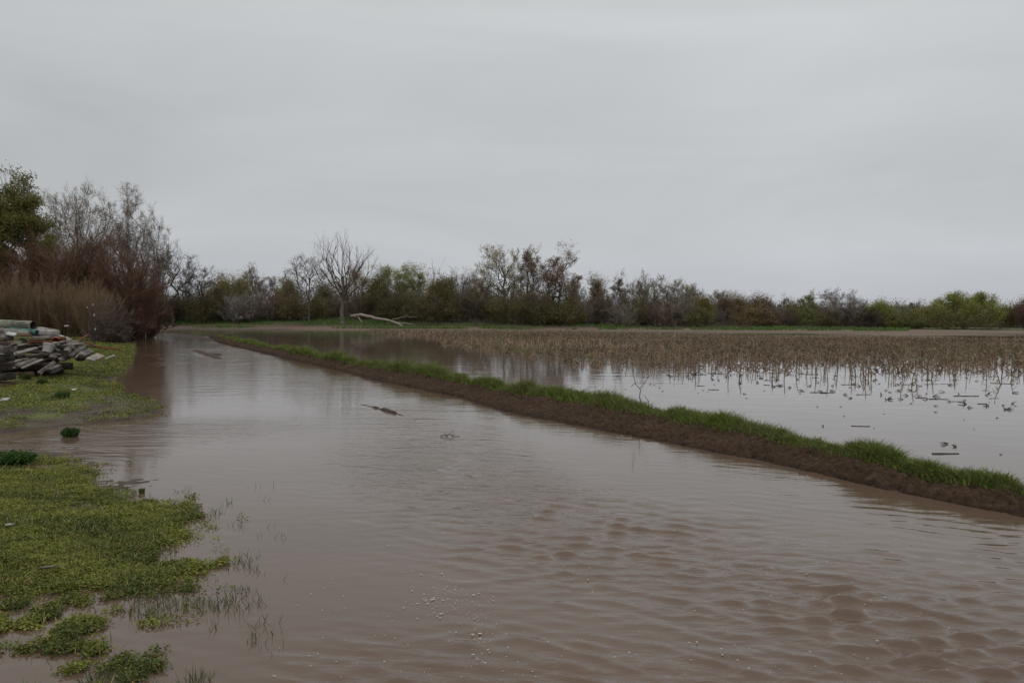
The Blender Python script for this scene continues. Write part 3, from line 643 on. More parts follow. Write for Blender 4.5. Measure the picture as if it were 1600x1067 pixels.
G2 = "far treeline trees"
TR = [
 # name, px, top, width, depth, params, label
 ("olive_tree", 345, 428, 46, 106, K(LEAFY, leaf=YEL_L, leaf_n=10602, leaf_s=0.072), "yellow olive bushy tree, first round crown past the leaning bare limb"),
 ("olive_tree", 374, 426, 44, 107, K(LEAFY, leaf=OLIVE_L, leaf2=YEL_L, leaf_n=9424, leaf_s=0.072), "darker olive bushy tree in front of the grey twiggy pair"),
 ("twiggy_tree", 391, 413, 34, 112, FINE, "grey twiggy tree poking above the olive bushes"),
 ("twiggy_tree", 418, 432, 44, 110, K(FINE, twig=(0.334, 0.272, 0.251)), "low purplish grey twiggy tree between olive and yellow green trees"),
 ("olive_tree", 449, 432, 44, 109, K(LEAFY, leaf=YEL_L, leaf2=OLIVE_L, leaf_n=10602, leaf_s=0.072), "yellow green bushy tree left of the forked bare tree"),
 ("forked_tree", 481, 398, 74, 103, K(BARE, base=0.22, limbs=9, trunks=2, n4=6, n2=6), "grey bare forked tree beside the tallest dead tree"),
 ("dead_tree", 535, 360, 112, 101, K(BARE, base=0.34, limbs=15, n2=5, n3=3, n4=3, cz=0.50, r0=0.028, twr=0.008, crook=0.6, el0=-0.12, ang=.34, l2=.55, bark=(0.12, 0.10, 0.085), twig=(0.15, 0.125, 0.105), tr=0.66, tw_up=0.25), "tallest dead bare tree with a wide fan of branches"),
 ("brown_tree", 551, 412, 64, 110, K(LEAFY, leaf=(0.251, 0.199, 0.103), leaf2=(0.268, 0.221, 0.149), leaf_n=11780, leaf_s=0.066, clump=1), "round brownish leafing tree right behind the tallest dead tree"),
 ("olive_tree", 510, 440, 40, 112, K(LEAFY, leaf=OLIVE_L, leaf_n=8246), "small olive tree seen between the two bare trees"),
 ("olive_tree", 592, 424, 44, 106, K(LEAFY, leaf=(0.157, 0.150, 0.050), leaf2=OLIVE_L, leaf_n=14136, leaf_s=0.072), "dark olive tree at the near side of the light green willow"),
 ("willow_tree", 634, 411, 82, 108, K(LEAFY, leaf=GRN_L, leaf2=(0.312, 0.354, 0.125), leaf_n=20026, leaf_s=0.07, limbs=13, clump=1, leaf_sp=0.25), "light green willow with the fallen trunk in front"),
 ("olive_tree", 690, 433, 54, 105, K(LEAFY, leaf=(0.178, 0.150, 0.046), leaf2=DARK_L, leaf_n=15314, leaf_s=0.072), "dark bronze olive round tree between willow and grey trees"),
 ("bare_sapling", 678, 402, 26, 112, K(BARE, limbs=5, n2=4, n3=3, n4=3, twr=0.006), "thin bare sapling sticking up behind the bronze olive tree"),
 ("twiggy_tree", 704, 420, 30, 113, K(FINE, twig=(0.312, 0.260, 0.230)), "slim grey twiggy tree next to the bronze olive tree"),
 ("twiggy_tree", 728, 422, 46, 111, K(FINE, crook=1.6, twig=(0.312, 0.260, 0.230)), "round topped grey twiggy tree left of the big spreading cottonwood"),
 ("brown_tree", 752, 432, 40, 109, K(FINE, leaf=(0.272, 0.209, 0.115), leaf_n=4712, leaf_s=0.072), "brown budding tree under the cottonwood's low limb"),
 ("cottonwood_tree", 790, 384, 96, 106, K(BARE, base=0.28, limbs=13, r0=0.028, n2=7, n3=6, n4=6, crook=1.6, lean=-0.15, twig=(0.376, 0.344, 0.272), leaf=(0.376, 0.354, 0.188), leaf_n=4123, leaf_s=0.07), "big spreading cottonwood with pale limbs and an olive skirt"),
 ("brown_tree", 824, 384, 40, 107, K(BARE, base=0.3, limbs=9, n4=6, up=1, leaf=(0.251, 0.178, 0.115), leaf_n=4123, leaf_s=0.07), "narrow brown budded tree squeezed between the two biggest crowns"),
 ("cottonwood_tree", 866, 382, 84, 105, K(BARE, base=0.25, limbs=12, trunks=2, r0=0.030, n2=7, n3=6, n4=6, crook=1.7, twig=(0.251, 0.188, 0.157), leaf=(0.240, 0.167, 0.115), leaf_n=7068, leaf_s=0.07, lean=0.1), "big dark double trunked cottonwood with brown buds"),
 ("twiggy_tree", 896, 430, 36, 112, FINE, "pale twiggy tree on the far side of the dark cottonwood"),
 ("brown_tree", 936, 428, 38, 107, K(LEAFY, leaf=(0.240, 0.167, 0.103), leaf2=OLIVE_L, leaf_n=8246, leaf_s=0.066, clump=1, up=1), "upright brown tree, first after the dip past the cottonwoods"),
 ("brown_tree", 967, 425, 40, 108, K(BARE, limbs=9, n4=7, crook=1.8, leaf=(0.234, 0.188, 0.149), leaf_n=5301, leaf_s=0.066), "crooked brown topped tree beside the pale feathery trees"),
 ("feathery_tree", 1000, 424, 56, 109, K(FINE, up=1, tw_up=0.5), "pale feathery tree with upright twigs, tallest of the feathery trees"),
 ("feathery_tree", 1032, 430, 56, 107, K(FINE, limbs=9, bark=(0.125, 0.103, 0.094), r0=0.03), "pale feathery tree with a dark crooked trunk and level limb"),
 ("feathery_tree", 1062, 436, 56, 109, K(FINE, tw_up=0.45, twig=(0.418, 0.376, 0.293)), "pale feathery tree above the white dead trunk"),
 ("feathery_tree", 1084, 444, 36, 112, FINE, "small pale feathery tree at the low end of its clump"),
 ("olive_tree", 1100, 462, 30, 106, K(LEAFY, leaf=(0.178, 0.157, 0.046), leaf_n=8246, leaf_s=0.066), "dark olive round tree closing the pale feathery clump"),
 ("twiggy_tree", 1122, 453, 36, 118, FINE, "pale grey twiggy tree right after the dark olive round tree"),
 ("rust_tree", 1135, 462, 34, 112, K(LEAFY, leaf=(0.198, 0.132, 0.096), leaf_n=7068, leaf_s=0.07), "dull red brown tree beside a flat topped olive tree"),
 ("olive_tree", 1153, 456, 30, 114, K(LEAFY, leaf=OLIVE_L, leaf2=RUST_L, leaf_n=7068, base=0.4), "flat topped olive tree between red brown and orange brown trees"),
 ("rust_tree", 1182, 458, 36, 113, K(LEAFY, leaf=RUST_L, leaf_n=6479, leaf_s=0.07, bark=(0.418, 0.376, 0.334)), "orange brown tree with pale thin trunks"),
 ("twiggy_tree", 1204, 461, 32, 113, K(FINE, twig=(0.293, 0.209, 0.178)), "brownish twiggy tree after the orange brown tree"),
 ("twiggy_tree", 1228, 462, 26, 116, FINE, "small grey twiggy tree before the olive green one"),
 ("olive_tree", 1243, 470, 30, 112, K(LEAFY, leaf=OLIVE_L, leaf2=YEL_L, leaf_n=5890), "olive green low tree just before the pale slim tree"),
 ("willow_tree", 1263, 455, 30, 112, K(FINE, leaf=(0.272, 0.312, 0.103), leaf_n=3534, leaf_s=0.072, trunks=1), "pale slim tree with a green lower half"),
 ("spreading_tree", 1316, 452, 84, 108, K(FINE, crook=1.8, limbs=13, trunks=3, bark=(0.146, 0.125, 0.115), twig=(0.354, 0.312, 0.282), n4=8), "wide grey spreading bare tree with many dark limbs"),
 ("willow_tree", 1372, 468, 50, 109, K(LEAFY, leaf=(0.240, 0.272, 0.066), leaf_n=11780, leaf_s=0.07), "yellow green round tree beside the wide grey spreading tree"),
 ("twiggy_tree", 1398, 470, 26, 110, K(BARE, limbs=6, twig=(0.418, 0.376, 0.312)), "pale leafless small tree next to the yellow green round tree"),
 ("rust_tree", 1424, 468, 30, 122, K(FINE, twig=(0.252, 0.188, 0.173)), "small reddish bare tree in the gap before the big willow"),
 ("willow_tree", 1508, 457, 112, 108, K(LEAFY, leaf=(0.229, 0.254, 0.066), leaf2=(0.296, 0.300, 0.094), leaf_n=35340, leaf_s=0.066, limbs=16, base=0.05, leaf_sp=0.22, trunks=3), "biggest round green willow at the field's far corner"),
 ("willow_tree", 1452, 476, 52, 107, K(LEAFY, leaf=(0.263, 0.264, 0.088), leaf2=(0.312, 0.312, 0.125), leaf_n=10602, leaf_s=0.07, base=0.05, trunks=2), "thin green willow leaning on the near flank of the biggest willow"),
 ("willow_tree", 1564, 474, 44, 109, K(LEAFY, leaf=(0.229, 0.234, 0.073), leaf_n=10602, leaf_s=0.07, base=0.05, trunks=2), "smaller green willow on the far flank of the biggest willow"),
 ("rust_tree", 1600, 466, 44, 107, K(LEAFY, leaf=(0.180, 0.109, 0.087), leaf_n=9424, leaf_s=0.07, base=0.1), "dark maroon tree cut by the photo's right edge"),
]
for nm, px, pt, w, d, p, lab in TR: place_tree(nm, px, pt, w, d, p, lab, G2)

G3 = "understorey bushes of the far treeline"
BO = K(BROWN, stems=40, n2=10, n3=7, leaf_n=5580, leaf_s=0.066, leaf_sp=0.25, twr=0.010)
BG = K(GREY, stems=44, n2=11, n3=8, twr=0.011)
DK = (0.085, 0.08, 0.036)
BU_ = [
 (222, 452, 50, 88, K(BO, leaf=DK), "dark olive bush behind the flooded road's far end"),
 (252, 458, 50, 92, K(BO, leaf=(0.125, 0.115, 0.055)), "dark bush beneath the gnarled tree"),
 (286, 455, 50, 96, K(BG, twig=(0.209, 0.157, 0.115)), "brown leafless bush beneath the leaning bare limb"),
 (318, 446, 50, 99, K(BO, leaf=OLIVE_L), "olive bush under the tip of the leaning bare limb"),
 (342, 458, 44, 102, K(BO, leaf=(0.157, 0.136, 0.062)), "brown olive bush below the first yellow olive tree"),
 (366, 462, 40, 102, K(BG, twig=(0.396, 0.366, 0.344)), "pale grey dead bush below the darker olive tree"),
 (394, 460, 46, 103, K(BG, twig=(0.293, 0.240, 0.209)), "grey bush below the grey twiggy tree"),
 (424, 458, 46, 104, K(BG, twig=(0.272, 0.199, 0.167)), "brownish bush below the purplish twiggy tree"),
 (456, 462, 46, 104, K(BO, leaf=(0.178, 0.150, 0.062)), "brown green bush below the yellow green tree"),
 (496, 464, 44, 105, K(BO, leaf=OLIVE_L), "olive bush between forked tree and dead tree trunks"),
 (518, 466, 36, 107, K(BG, twig=(0.293, 0.209, 0.167)), "brown brush left of the dead tree's trunk"),
 (562, 464, 44, 106, K(BG, twig=(0.251, 0.188, 0.146)), "brown brush under the round brownish tree"),
 (582, 462, 40, 108, K(BO, leaf=(0.175, 0.179, 0.103)), "grey green bush behind the fallen trunk's broken end"),
 (612, 462, 50, 104, K(BO, leaf=(0.103, 0.103, 0.046)), "dark bush under the dark olive tree"),
 (648, 460, 54, 104, K(BO, leaf=(0.125, 0.130, 0.050)), "dark bush under the light green willow"),
 (684, 462, 46, 103, K(BO, leaf=(0.146, 0.125, 0.055)), "bronze bush under the bronze olive tree"),
 (716, 458, 48, 106, K(BO, leaf=(0.146, 0.136, 0.066)), "brown olive bush under the slim grey twiggy tree"),
 (742, 462, 44, 105, K(BG, twig=(0.198, 0.167, 0.137)), "red brown brush under the round topped twiggy tree"),
 (770, 452, 46, 105, K(BO, leaf=OLIVE_L), "olive bush at the near foot of the spreading cottonwood"),
 (802, 432, 62, 103, K(BO, leaf=(0.163, 0.157, 0.050), leaf_n=5580), "tall bronze green bush wrapping the spreading cottonwood's trunk"),
 (836, 448, 50, 103, K(BO, leaf=(0.146, 0.157, 0.052), leaf_n=3720), "dark green bush between the two cottonwoods"),
 (866, 462, 46, 103, K(BO, leaf=(0.157, 0.163, 0.062)), "olive bush at the foot of the dark cottonwood"),
 (892, 462, 44, 103, K(BO, leaf=(0.216, 0.177, 0.069)), "orange brown bush past the dark cottonwood"),
 (916, 470, 40, 104, K(BG, twig=(0.293, 0.251, 0.218)), "grey brush in the dip after the cottonwoods"),
 (940, 468, 40, 104, K(BG, twig=(0.188, 0.136, 0.103)), "dark brush at the foot of the upright brown tree"),
 (970, 474, 46, 103, K(BG, twig=(0.334, 0.293, 0.251)), "pale grey brush at the foot of the crooked brown tree"),
 (998, 464, 40, 105, K(BO, leaf=(0.157, 0.163, 0.062)), "olive bush under the tallest feathery tree"),
 (1030, 474, 44, 103, K(BG, twig=(0.268, 0.188, 0.149)), "reddish bush left of the white dead trunk"),
 (1070, 470, 40, 104, K(BG, twig=(0.293, 0.251, 0.188)), "grey olive brush right of the white dead trunk"),
 (1092, 484, 36, 103, K(BO, leaf=(0.167, 0.167, 0.062)), "olive bush at the foot of the dark olive round tree"),
 (1126, 482, 40, 110, K(BG, twig=(0.216, 0.177, 0.161)), "brown brush under the red brown tree"),
 (1164, 484, 40, 110, K(BO, leaf=(0.230, 0.178, 0.073)), "ochre bush under the flat topped olive tree"),
 (1196, 484, 40, 110, K(BO, leaf=(0.209, 0.157, 0.094)), "brown bush under the brownish twiggy tree"),
 (1226, 484, 40, 110, K(BG, twig=(0.230, 0.178, 0.157)), "dark grey brush under the small grey twiggy tree"),
 (1260, 484, 40, 109, K(BO, leaf=(0.188, 0.209, 0.073)), "green bush under the pale slim tree"),
 (1294, 488, 40, 108, K(BO, leaf=(0.167, 0.146, 0.073)), "brown bush at the near side of the wide grey tree"),
 (1346, 480, 46, 106, K(BG, twig=(0.125, 0.094, 0.084)), "very dark brush under the wide grey tree"),
 (1400, 488, 44, 107, K(BO, leaf=(0.186, 0.188, 0.062)), "green bush under the pale leafless small tree"),
 (1426, 486, 40, 107, K(BO, leaf=(0.209, 0.240, 0.084)), "yellow green bush in the gap before the big willow"),
 (1500, 478, 90, 105, K(BO, leaf=(0.175, 0.188, 0.059), leaf_n=7440), "dark green bush filling the big willow's skirt"),
]
for px, pt, w, d, p, lab in BU_: place_tree("bush", px, pt - 9 + (px * 7) % 9, w * 1.3, max(d, 100.5 + (px % 7) * .4), p, lab, G3, "bush", 'bush')

# far wood that reads as one mass behind the trees
acc = Acc(); rng = np.random.default_rng(77)
n = 330; pxs = rng.uniform(150, 1640, n); ds = rng.uniform(122, 150, n)
tops = np.interp(pxs, [150, 330, 560, 760, 1080, 1250, 1640], [450, 446, 440, 432, 448, 468, 474]) + rng.uniform(-8, 16, n)
for q in range(n):
    X = at(pxs[q], 492, ds[q])[0]; top = at(pxs[q], tops[q], ds[q])[2]; g = 0.2; m = 150
    Rr = rng.uniform(1.6, 3.0); th = rng.uniform(0, 6.28, m); el = np.arcsin(rng.uniform(0, 1, m)); ra = rng.uniform(0.4, 1, m) ** 0.5
    Pe = np.stack([X + np.cos(th) * np.cos(el) * Rr * ra, ds[q] + np.sin(th) * np.cos(el) * Rr * ra, g + (top - g) * np.sin(el) * ra], 1)
    Pb = np.tile([X, ds[q], 0], (m, 1)) + rng.normal(size=(m, 3)) * [Rr * .4, Rr * .4, 0]
    cc = [(0.17, 0.145, 0.12), (0.15, 0.125, 0.08), (0.14, 0.135, 0.07), (0.19, 0.17, 0.145)][rng.integers(0, 4)]
    tubes(acc, jitter(bez(Pb, (Pb + Pe) / 2 + [0, 0, .5], Pe, 4), rng, 0.03), np.full(m, 0.022), np.full(m, 0.009), 3, tint(cc, m, rng, .2))
    ml = 420; c_ = Pe[rng.integers(0, m, ml)] * 1.0; c_[:, 2] *= rng.uniform(0.5, 1.0, ml); leaves(acc, c_ + rng.normal(size=(ml, 3)) * 0.35, rng.uniform(.06, .14, ml), tint(cc, ml, rng, .25), rng)
tag(acc.build("far_woodland", M_twig), "mass of grey brown woodland filling the gaps behind the treeline", "woodland", kind="stuff")

# dry tangle and green growth along the foot of the far bank
acc = Acc(); n = 5200; pxs = rng.uniform(420, 1330, n); ds = rng.uniform(99.5, 104, n)
X = (pxs - 800) / FPX * ds; Zg = ground(X, ds); hgt = rng.uniform(0.25, 1.0, n) * (0.4 + 1.2 * sstep(0.45, 0.7, fbm(X * .35, ds * .35, 141, 3))) * np.interp(pxs, [420, 640, 720, 1080, 1330], [0.15, 0.5, 1, 1, 0.3])
P0 = np.stack([X, ds, Zg - .05], 1); dv = unit(rng.normal(size=(n, 3)) * [1, 1, .25] + [0, 0, .75]); P2 = P0 + dv * hgt[:, None] * 1.3
ccol = tint((0.20, 0.165, 0.135), n, rng, .4)
tubes(acc, jitter(bez(P0, (P0 + P2) / 2 + [0, 0, .1], P2, 3), rng, .06), np.full(n, 0.018), np.full(n, 0.007), 3, ccol)
tag(acc.build("dry_tangle", M_twig), "grey tangle of dry weeds along the foot of the far trees", "dry weeds", kind="stuff")
acc = Acc(); n = 60000; pxs = rng.uniform(180, 1420, n); ds = 90.5 + 15 * rng.uniform(0, 1, n)
X = (pxs - 800) / FPX * ds; k = fbm(X * .22, ds * .5, 151, 3)
left = sstep(760, 560, pxs)
okg = ((ds > 99.5) & (k > 0.52 - 0.2 * left)) | ((ds < 93) & (k > 0.5 + 0.05 * (1 - left)) & (pxs > 300))
X = X[okg]; ds = ds[okg]; n = len(X); Zg = ground(X, ds); P0 = np.stack([X, ds, Zg - .03], 1)
P2 = P0 + unit(rng.normal(size=(n, 3)) * .45 + [0, 0, 1]) * (rng.uniform(.12, .45, n))[:, None]
ribbons(acc, bez(P0, (P0 + P2) / 2 + [0, 0, .05], P2, 2), rng.uniform(.02, .05, n), tint((0.10, 0.165, 0.04), n, rng, .4), rng, 0.2)
tag(acc.build("bank_grass", M_grass), "green grass on the far bank below the trees", "grass", kind="stuff")

# fallen trunk
def dead_wood(name, specs, label, cat, mat=W_dead):
    o0 = np.array(specs[0][0][0]); root = empty(name, o0)
    for k, (pts, ra, rb, part) in enumerate(specs):
        acc = Acc(); P = lerp_rows(np.array(pts), 12)[None] - o0; P = jitter(P, np.random.default_rng(k + 5), 0.008)
        tubes(acc, P, np.array([ra]), np.array([rb]), 9, (0.4, 0.4, 0.4)); 
        a = acc; V = np.concatenate(a.v); e0 = len(V) - 9
        a.add(np.array([P[0, 0], P[0, -1]]), None, None); nn = a.n
        a.t.append(np.array([[i_, (i_ + 1) % 9, nn - 2] for i_ in range(9)] + [[e0 + (i_ + 1) % 9, e0 + i_, nn - 1] for i_ in range(9)]))
        a.build(part, mat, root, True)
    return tag(root, label, cat)
D = 98
dead_wood("fallen_tree", [([at(548, 494, D), at(566, 492, D), at(590, 497, D), at(612, 501, D), at(630, 509, D - 1)], .20, .11, "trunk"),
                          ([at(612, 500, D), at(624, 497, D + 1), at(632, 494.5, D + 1), at(652, 496, D + 1)], .09, .03, "branch"),
                          ([at(618, 504, D), at(632, 505, D), at(648, 507, D - .5)], .10, .04, "branch"),
                          ([at(560, 496, D), at(563, 500, D - 1), at(566, 504, D - 1.5)], .08, .03, "branch"),
                          ([at(552, 493.5, D), at(556, 496, D), at(560, 493, D + .5)], .12, .08, "branch")], "bleached fallen trunk lying on the green bank below the willow", "fallen tree")
dead_wood("dead_snag", [([at(1052, 512, 103), at(1049, 495, 103), at(1050, 478, 103), at(1047, 468, 103)], .24, .08, "trunk"),
                         ([at(1049, 488, 103), at(1053, 482, 103), at(1054, 476, 103)], .09, .04, "branch")], "white dead trunk standing under the pale feathery trees", "dead tree")
dead_wood("driftwood", [([at(205, 494, 92), at(215, 496, 92), at(226, 498, 92)], .09, .05, "stick")], "long pale stick on the bank at the road's far end", "stick")

# ---------------------------------------------------------------- grass and weeds
rng = np.random.default_rng(11)
# berm grass
acc = Acc(); n = 140000; u = rng.uniform(0, 1, n) ** 1.35; ib = np.clip((u * (NB - 90)).astype(int), 0, NB - 1)
clumpn = fbm(ptsL[ib, 0] * 2.2, ptsL[ib, 1] * 2.2, 161, 3)
ss = rng.normal(1.06, 0.13, n) + .16 * (fbm(ptsL[ib, 1] * .9, ptsL[ib, 1] * 0, 163, 3) - .5); jj = np.clip(((ss + 0.25) / 1.8 * (NC - 1)).astype(int), 0, NC - 1)
ok = (clumpn > 0.18) & (ss > 0.78) & (ss < 1.42)
# extra sparse cover toward the far, low end
ib, jj, ss = ib[ok], jj[ok], ss[ok]; n = len(ib); dist = ptsL[ib, 1]
P0 = G[ib, jj] + rng.normal(size=(n, 3)) * [0.03, 0.03, 0]; P0[:, 2] -= 0.02
tall = fbm(ptsL[ib, 0] * 1.4, ptsL[ib, 1] * 1.4, 171, 2)
L = rng.uniform(.10, .27, n) * (0.22 + 1.45 * tall) * np.interp(dist, [7, 10, 16, 30, 48, 62], [.62, .75, 1.05, 1.25, 0.8, 0.35]) * np.exp(-((ss - 1.08) / .28) ** 2)
dv = unit(rng.normal(size=(n, 3)) * [.38, .38, .1] + [0, 0, 1]); P2 = P0 + dv * L[:, None]; P2[:, :2] += rng.normal(size=(n, 2)) * (L * .25)[:, None]
Pm = P0 + [0, 0, 1] * (L * .6)[:, None]
cg = tint((0.140, 0.182, 0.040), n, rng, .45, .14); k = rng.uniform(size=n) < .12 + .25 * (clumpn[ok] < .42); cg[k] = tint((0.17, 0.15, 0.07), k.sum(), rng, .3)
ribbons(acc, bez(P0, Pm, P2, 3), np.interp(dist, [8, 30, 60], [.0045, .010, .02]) * rng.uniform(.7, 1.3, n), cg, rng, .1)
tag(acc.build("berm_grass", M_grass), "strip of lush green grass along the crest of the muddy berm", "grass", kind="stuff")

def patch_weeds(x, y, z, leaf, npl, height, cA, cB, rng, acc, spread=0.05):
    """little rosettes: every point grows npl leaves in a dome"""
    n = len(x); base = np.repeat(np.stack([x, y, z], 1), npl, 0); m = n * npl
    th = rng.uniform(0, 6.28, m); r = spread * np.sqrt(rng.uniform(0, 1, m)) * np.repeat(leaf / leaf.mean(), npl)
    Pp = base + np.stack([np.cos(th) * r, np.sin(th) * r, height * rng.uniform(.1, 1, m) * (1 - .6 * (r / r.max()))], 1)
    mixk = np.repeat(np.clip((fbm(x * 3.0, y * 3.0, 181, 4) - .5) * 3.2 + .42 + rng.normal(0, .18, n), 0, 1), npl)[:, None]
    cc = (np.asarray(cA)[None] * (1 - mixk) + np.asarray(cB)[None] * mixk) * rng.uniform(.6, 1.4, (m, 1)); bk = rng.uniform(size=m) < .14; cc[bk] = tint((0.22, 0.155, 0.075), bk.sum(), rng, .3)
    leaves(acc, Pp, np.repeat(leaf, npl) * rng.uniform(.7, 1.3, m), cc, rng, flat=.45, aspect=.7)
YG, DG = (0.205, 0.230, 0.040), (0.072, 0.098, 0.018)
# near lobe and the flooded patches in front of it
acc = Acc(); n = 150000
pp = np.stack([rng.uniform(-60, 420, n), rng.uniform(690, 1090, n)], 1)
d = np.stack([(pp[:, 0] - 800) / FPX, -(pp[:, 1] - 533.5) / FPX, -np.ones(n)], 1) @ RM.T; t = -H / d[:, 2]; x = d[:, 0] * t; y = d[:, 1] * t
wgt = (y / y.max()) ** 2 ; keepw = rng.uniform(size=n) < np.clip(wgt * 3.5, .12, 1); x, y = x[keepw], y[keepw]
h = ground(x, y); f1 = fbm(x * 2.5, y * 2.5, 191, 4); f2 = fbm(x * 1.1, y * 1.1, 195, 3)
d2 = poly_sd(x, y, LAND2)
f3 = fbm(x * 8, y * 8, 197, 3); q_ = d2 * 2.0 + (f1 - .5) * 2.0 + (f3 - .5) * 1.6 + .22
prob = sstep(-.45, 1.0, q_) ** 2.2 * (1 - .9 * sstep(.56, .66, fbm(x * 1.7, y * 1.7, 199, 4))) * (.35 + .65 * sstep(.25, .45, f3))
pq = project(np.stack([x, y, x * 0], 1)); low = (pq[1] > 925) & (pq[0] < 400)
prob = np.where(low, np.maximum(prob * .12, sstep(.54, .68, f3 * .7 + f2 * .3) ** 2 * sstep(360, 60, pq[0]) * .5), prob)
kk = rng.uniform(size=len(x)) < prob; x, y, h = x[kk], y[kk], h[kk]
patch_weeds(x, y, np.maximum(h, 0.0), rng.uniform(.005, .0105, len(x)), 12, 0.042, YG, DG, rng, acc, .042)
nb_ = len(x); ii = rng.integers(0, nb_, 6500); P0 = np.stack([x[ii], y[ii], np.maximum(h[ii], 0) + .01], 1) + rng.normal(size=(6500, 3)) * [.04, .04, 0]
L = rng.uniform(.025, .07, 6500); P2 = P0 + unit(rng.normal(size=(6500, 3)) * [.6, .6, .1] + [0, 0, 1]) * L[:, None]
ribbons(acc, bez(P0, (P0 + P2) / 2 + [0, 0, .012], P2, 2), np.full(6500, .0024), tint((.24, .25, .08), 6500, rng, .5, .15), rng, .15)
tag(acc.build("near_weeds", M_weed), "low yellow green weeds on the near mud flat at the water's edge", "weeds", kind="stuff")
# second lobe, by the lumber
acc = Acc(); n = 42000
x = rng.uniform(-24, -5, n); y = rng.uniform(11.5, 46, n); d1 = poly_sd(x, y, LAND1); h = ground(x, y)
f1 = fbm(x * 1.3, y * 1.3, 201, 4)
kk = (d1 > -0.25) & (h > -0.01) & (rng.uniform(size=n) < np.where(f1 > .38, 1, .3)); x, y, h = x[kk], y[kk], h[kk]
patch_weeds(x, y, h, np.interp(y, [12, 45], [.013, .028]) * rng.uniform(.7, 1.3, len(x)), 18, 0.085, YG, DG, rng, acc, .15)
tag(acc.build("lawn_weeds", M_weed), "yellow green weeds covering the ground between lumber and flood", "weeds", kind="stuff")
# thin emergent grass blades in the shallow water
acc = Acc(); n = 30000
pp = np.stack([rng.uniform(-40, 450, n), rng.uniform(760, 1080, n)], 1)
d = np.stack([(pp[:, 0] - 800) / FPX, -(pp[:, 1] - 533.5) / FPX, -np.ones(n)], 1) @ RM.T; t = -H / d[:, 2]; x = d[:, 0] * t; y = d[:, 1] * t
f = fbm(x * 3.2, y * 3.2, 211, 3); kk = (f > .60) & (rng.uniform(size=n) < sstep(460, 330, pp[:, 0]) * .4); x, y = x[kk], y[kk]; n = len(x)
P0 = np.stack([x, y, np.full(n, -.02)], 1); L = rng.uniform(.04, .10, n); P2 = P0 + unit(rng.normal(size=(n, 3)) * [.5, .5, .1] + [0, 0, 1]) * L[:, None]
ribbons(acc, bez(P0, (P0 + P2) / 2 + [0, 0, .01], P2, 2), np.full(n, .0022), tint((0.07, 0.10, 0.03), n, rng, .3), rng, .15)
tag(acc.build("emergent_grass", M_grass), "thin grass blades poking out of the shallow water", "grass", kind="stuff")

# individual weed clumps
def weed_clump(px, py, wpx, hpx, z, label, col, nb=500):
    p = on(px, py, z); dpt = p[1]; Rr = wpx * .5 * dpt / FPX; Hh = hpx * dpt / FPX
    p[2] = max(gz(p[0], p[1]), 0.0) if z else 0.0
    rng = np.random.default_rng(int(px * 7 + py)); acc = Acc(); root = empty("weed_clump", p)
    th = rng.uniform(0, 6.28, nb); r = np.sqrt(rng.uniform(0, 1, nb)) * Rr * .7
    P0 = np.stack([np.cos(th) * r, np.sin(th) * r, np.full(nb, -.03)], 1); P2 = P0 * [1.45, 1.45, 0] + rng.normal(size=(nb, 3)) * [Rr * .15, Rr * .15, 0]; P2[:, 2] = Hh * rng.uniform(.4, 1, nb) * (1.05 - .5 * (r / Rr) ** 2)
    PT = bez(P0, P0 + (P2 - P0) * [.3, .3, .7], P2, 3); ribbons(acc, PT, np.full(nb, .05 * Rr + .003), tint(col, nb, rng, .35), rng, .15); acc.build("stem_clump", M_grass, root)
    acc = Acc(); m = nb * 4; a, _ = path_at(PT, rng.integers(0, nb, m), rng.uniform(.3, 1, m)); leaves(acc, a + rng.normal(size=a.shape) * Rr * .05, rng.uniform(.04, .10, m) * Rr + .004, tint(col, m, rng, .35), rng); acc.build("foliage", M_weed, root)
    return tag(root, label, "weeds")
weed_clump(18, 722, 62, 20, .03, "dark green bushy weed at the frame edge by the near mud flat", (0.045, 0.095, 0.018), 700)
weed_clump(110, 682, 26, 16, 0, "small green weed standing alone in water between the two banks", (0.05, 0.085, 0.02), 220)
weed_clump(222, 770, 10, 9, 0, "tiny weed sprouting from the water beside the near bank", (0.08, 0.115, 0.03), 60)
weed_clump(65, 602, 16, 12, .1, "dark weed tuft in front of the leaning grey plank", (0.05, 0.08, 0.02), 160)
weed_clump(97, 622, 24, 14, .1, "largest dark weed tuft on the yellow green ground", (0.055, 0.09, 0.022), 200)
weed_clump(40, 596, 18, 12, .1, "dark weed tuft beside the dark board stack", (0.05, 0.075, 0.02), 160)
weed_clump(112, 524, 30, 16, .3, "bright green grass tuft behind the lumber's far end", (0.06, 0.12, 0.022), 300)
weed_clump(175, 530, 44, 10, .3, "green grass tuft between fence posts and flooded road", (0.06, 0.105, 0.025), 300)

# ---------------------------------------------------------------- corn field
rng = np.random.default_rng(23)
def corn_band(x, y):                          # 0..1 density of stubble
    qx, qy = project(np.stack([x, y, np.zeros_like(x)], 1))
    front = np.interp(qx, [560, 640, 700, 780, 900, 1000, 1100, 1250, 1600, 2000], [519, 524, 537, 553, 568, 574, 578, 581, 586, 592]) + 10 * (fbm(x * .8, y * .5, 221, 2) - .5)
    sparse = np.interp(qx, [1000, 1080, 1200, 1350, 1600, 2000], [0, 14, 26, 44, 60, 66])
    d = np.where(qy < front, 1.0, np.where(qy < front + sparse, .30 * (1 - (qy - front) / np.maximum(sparse, 1)) ** 1.0 + .02, 0))
    d = np.where(qx < 560, 0, d); d = np.where(y > np.interp(qx, [560, 900, 1200, 1600], [88, 80, 67, 62]) + 4 * (fbm(x * .1, y * .1, 225, 2) - .5), 0, d)
    return d, qx, qy
tilt = math.radians(3.0); rowsp = 0.76; pts = []
ys = np.arange(10, 96, rowsp)
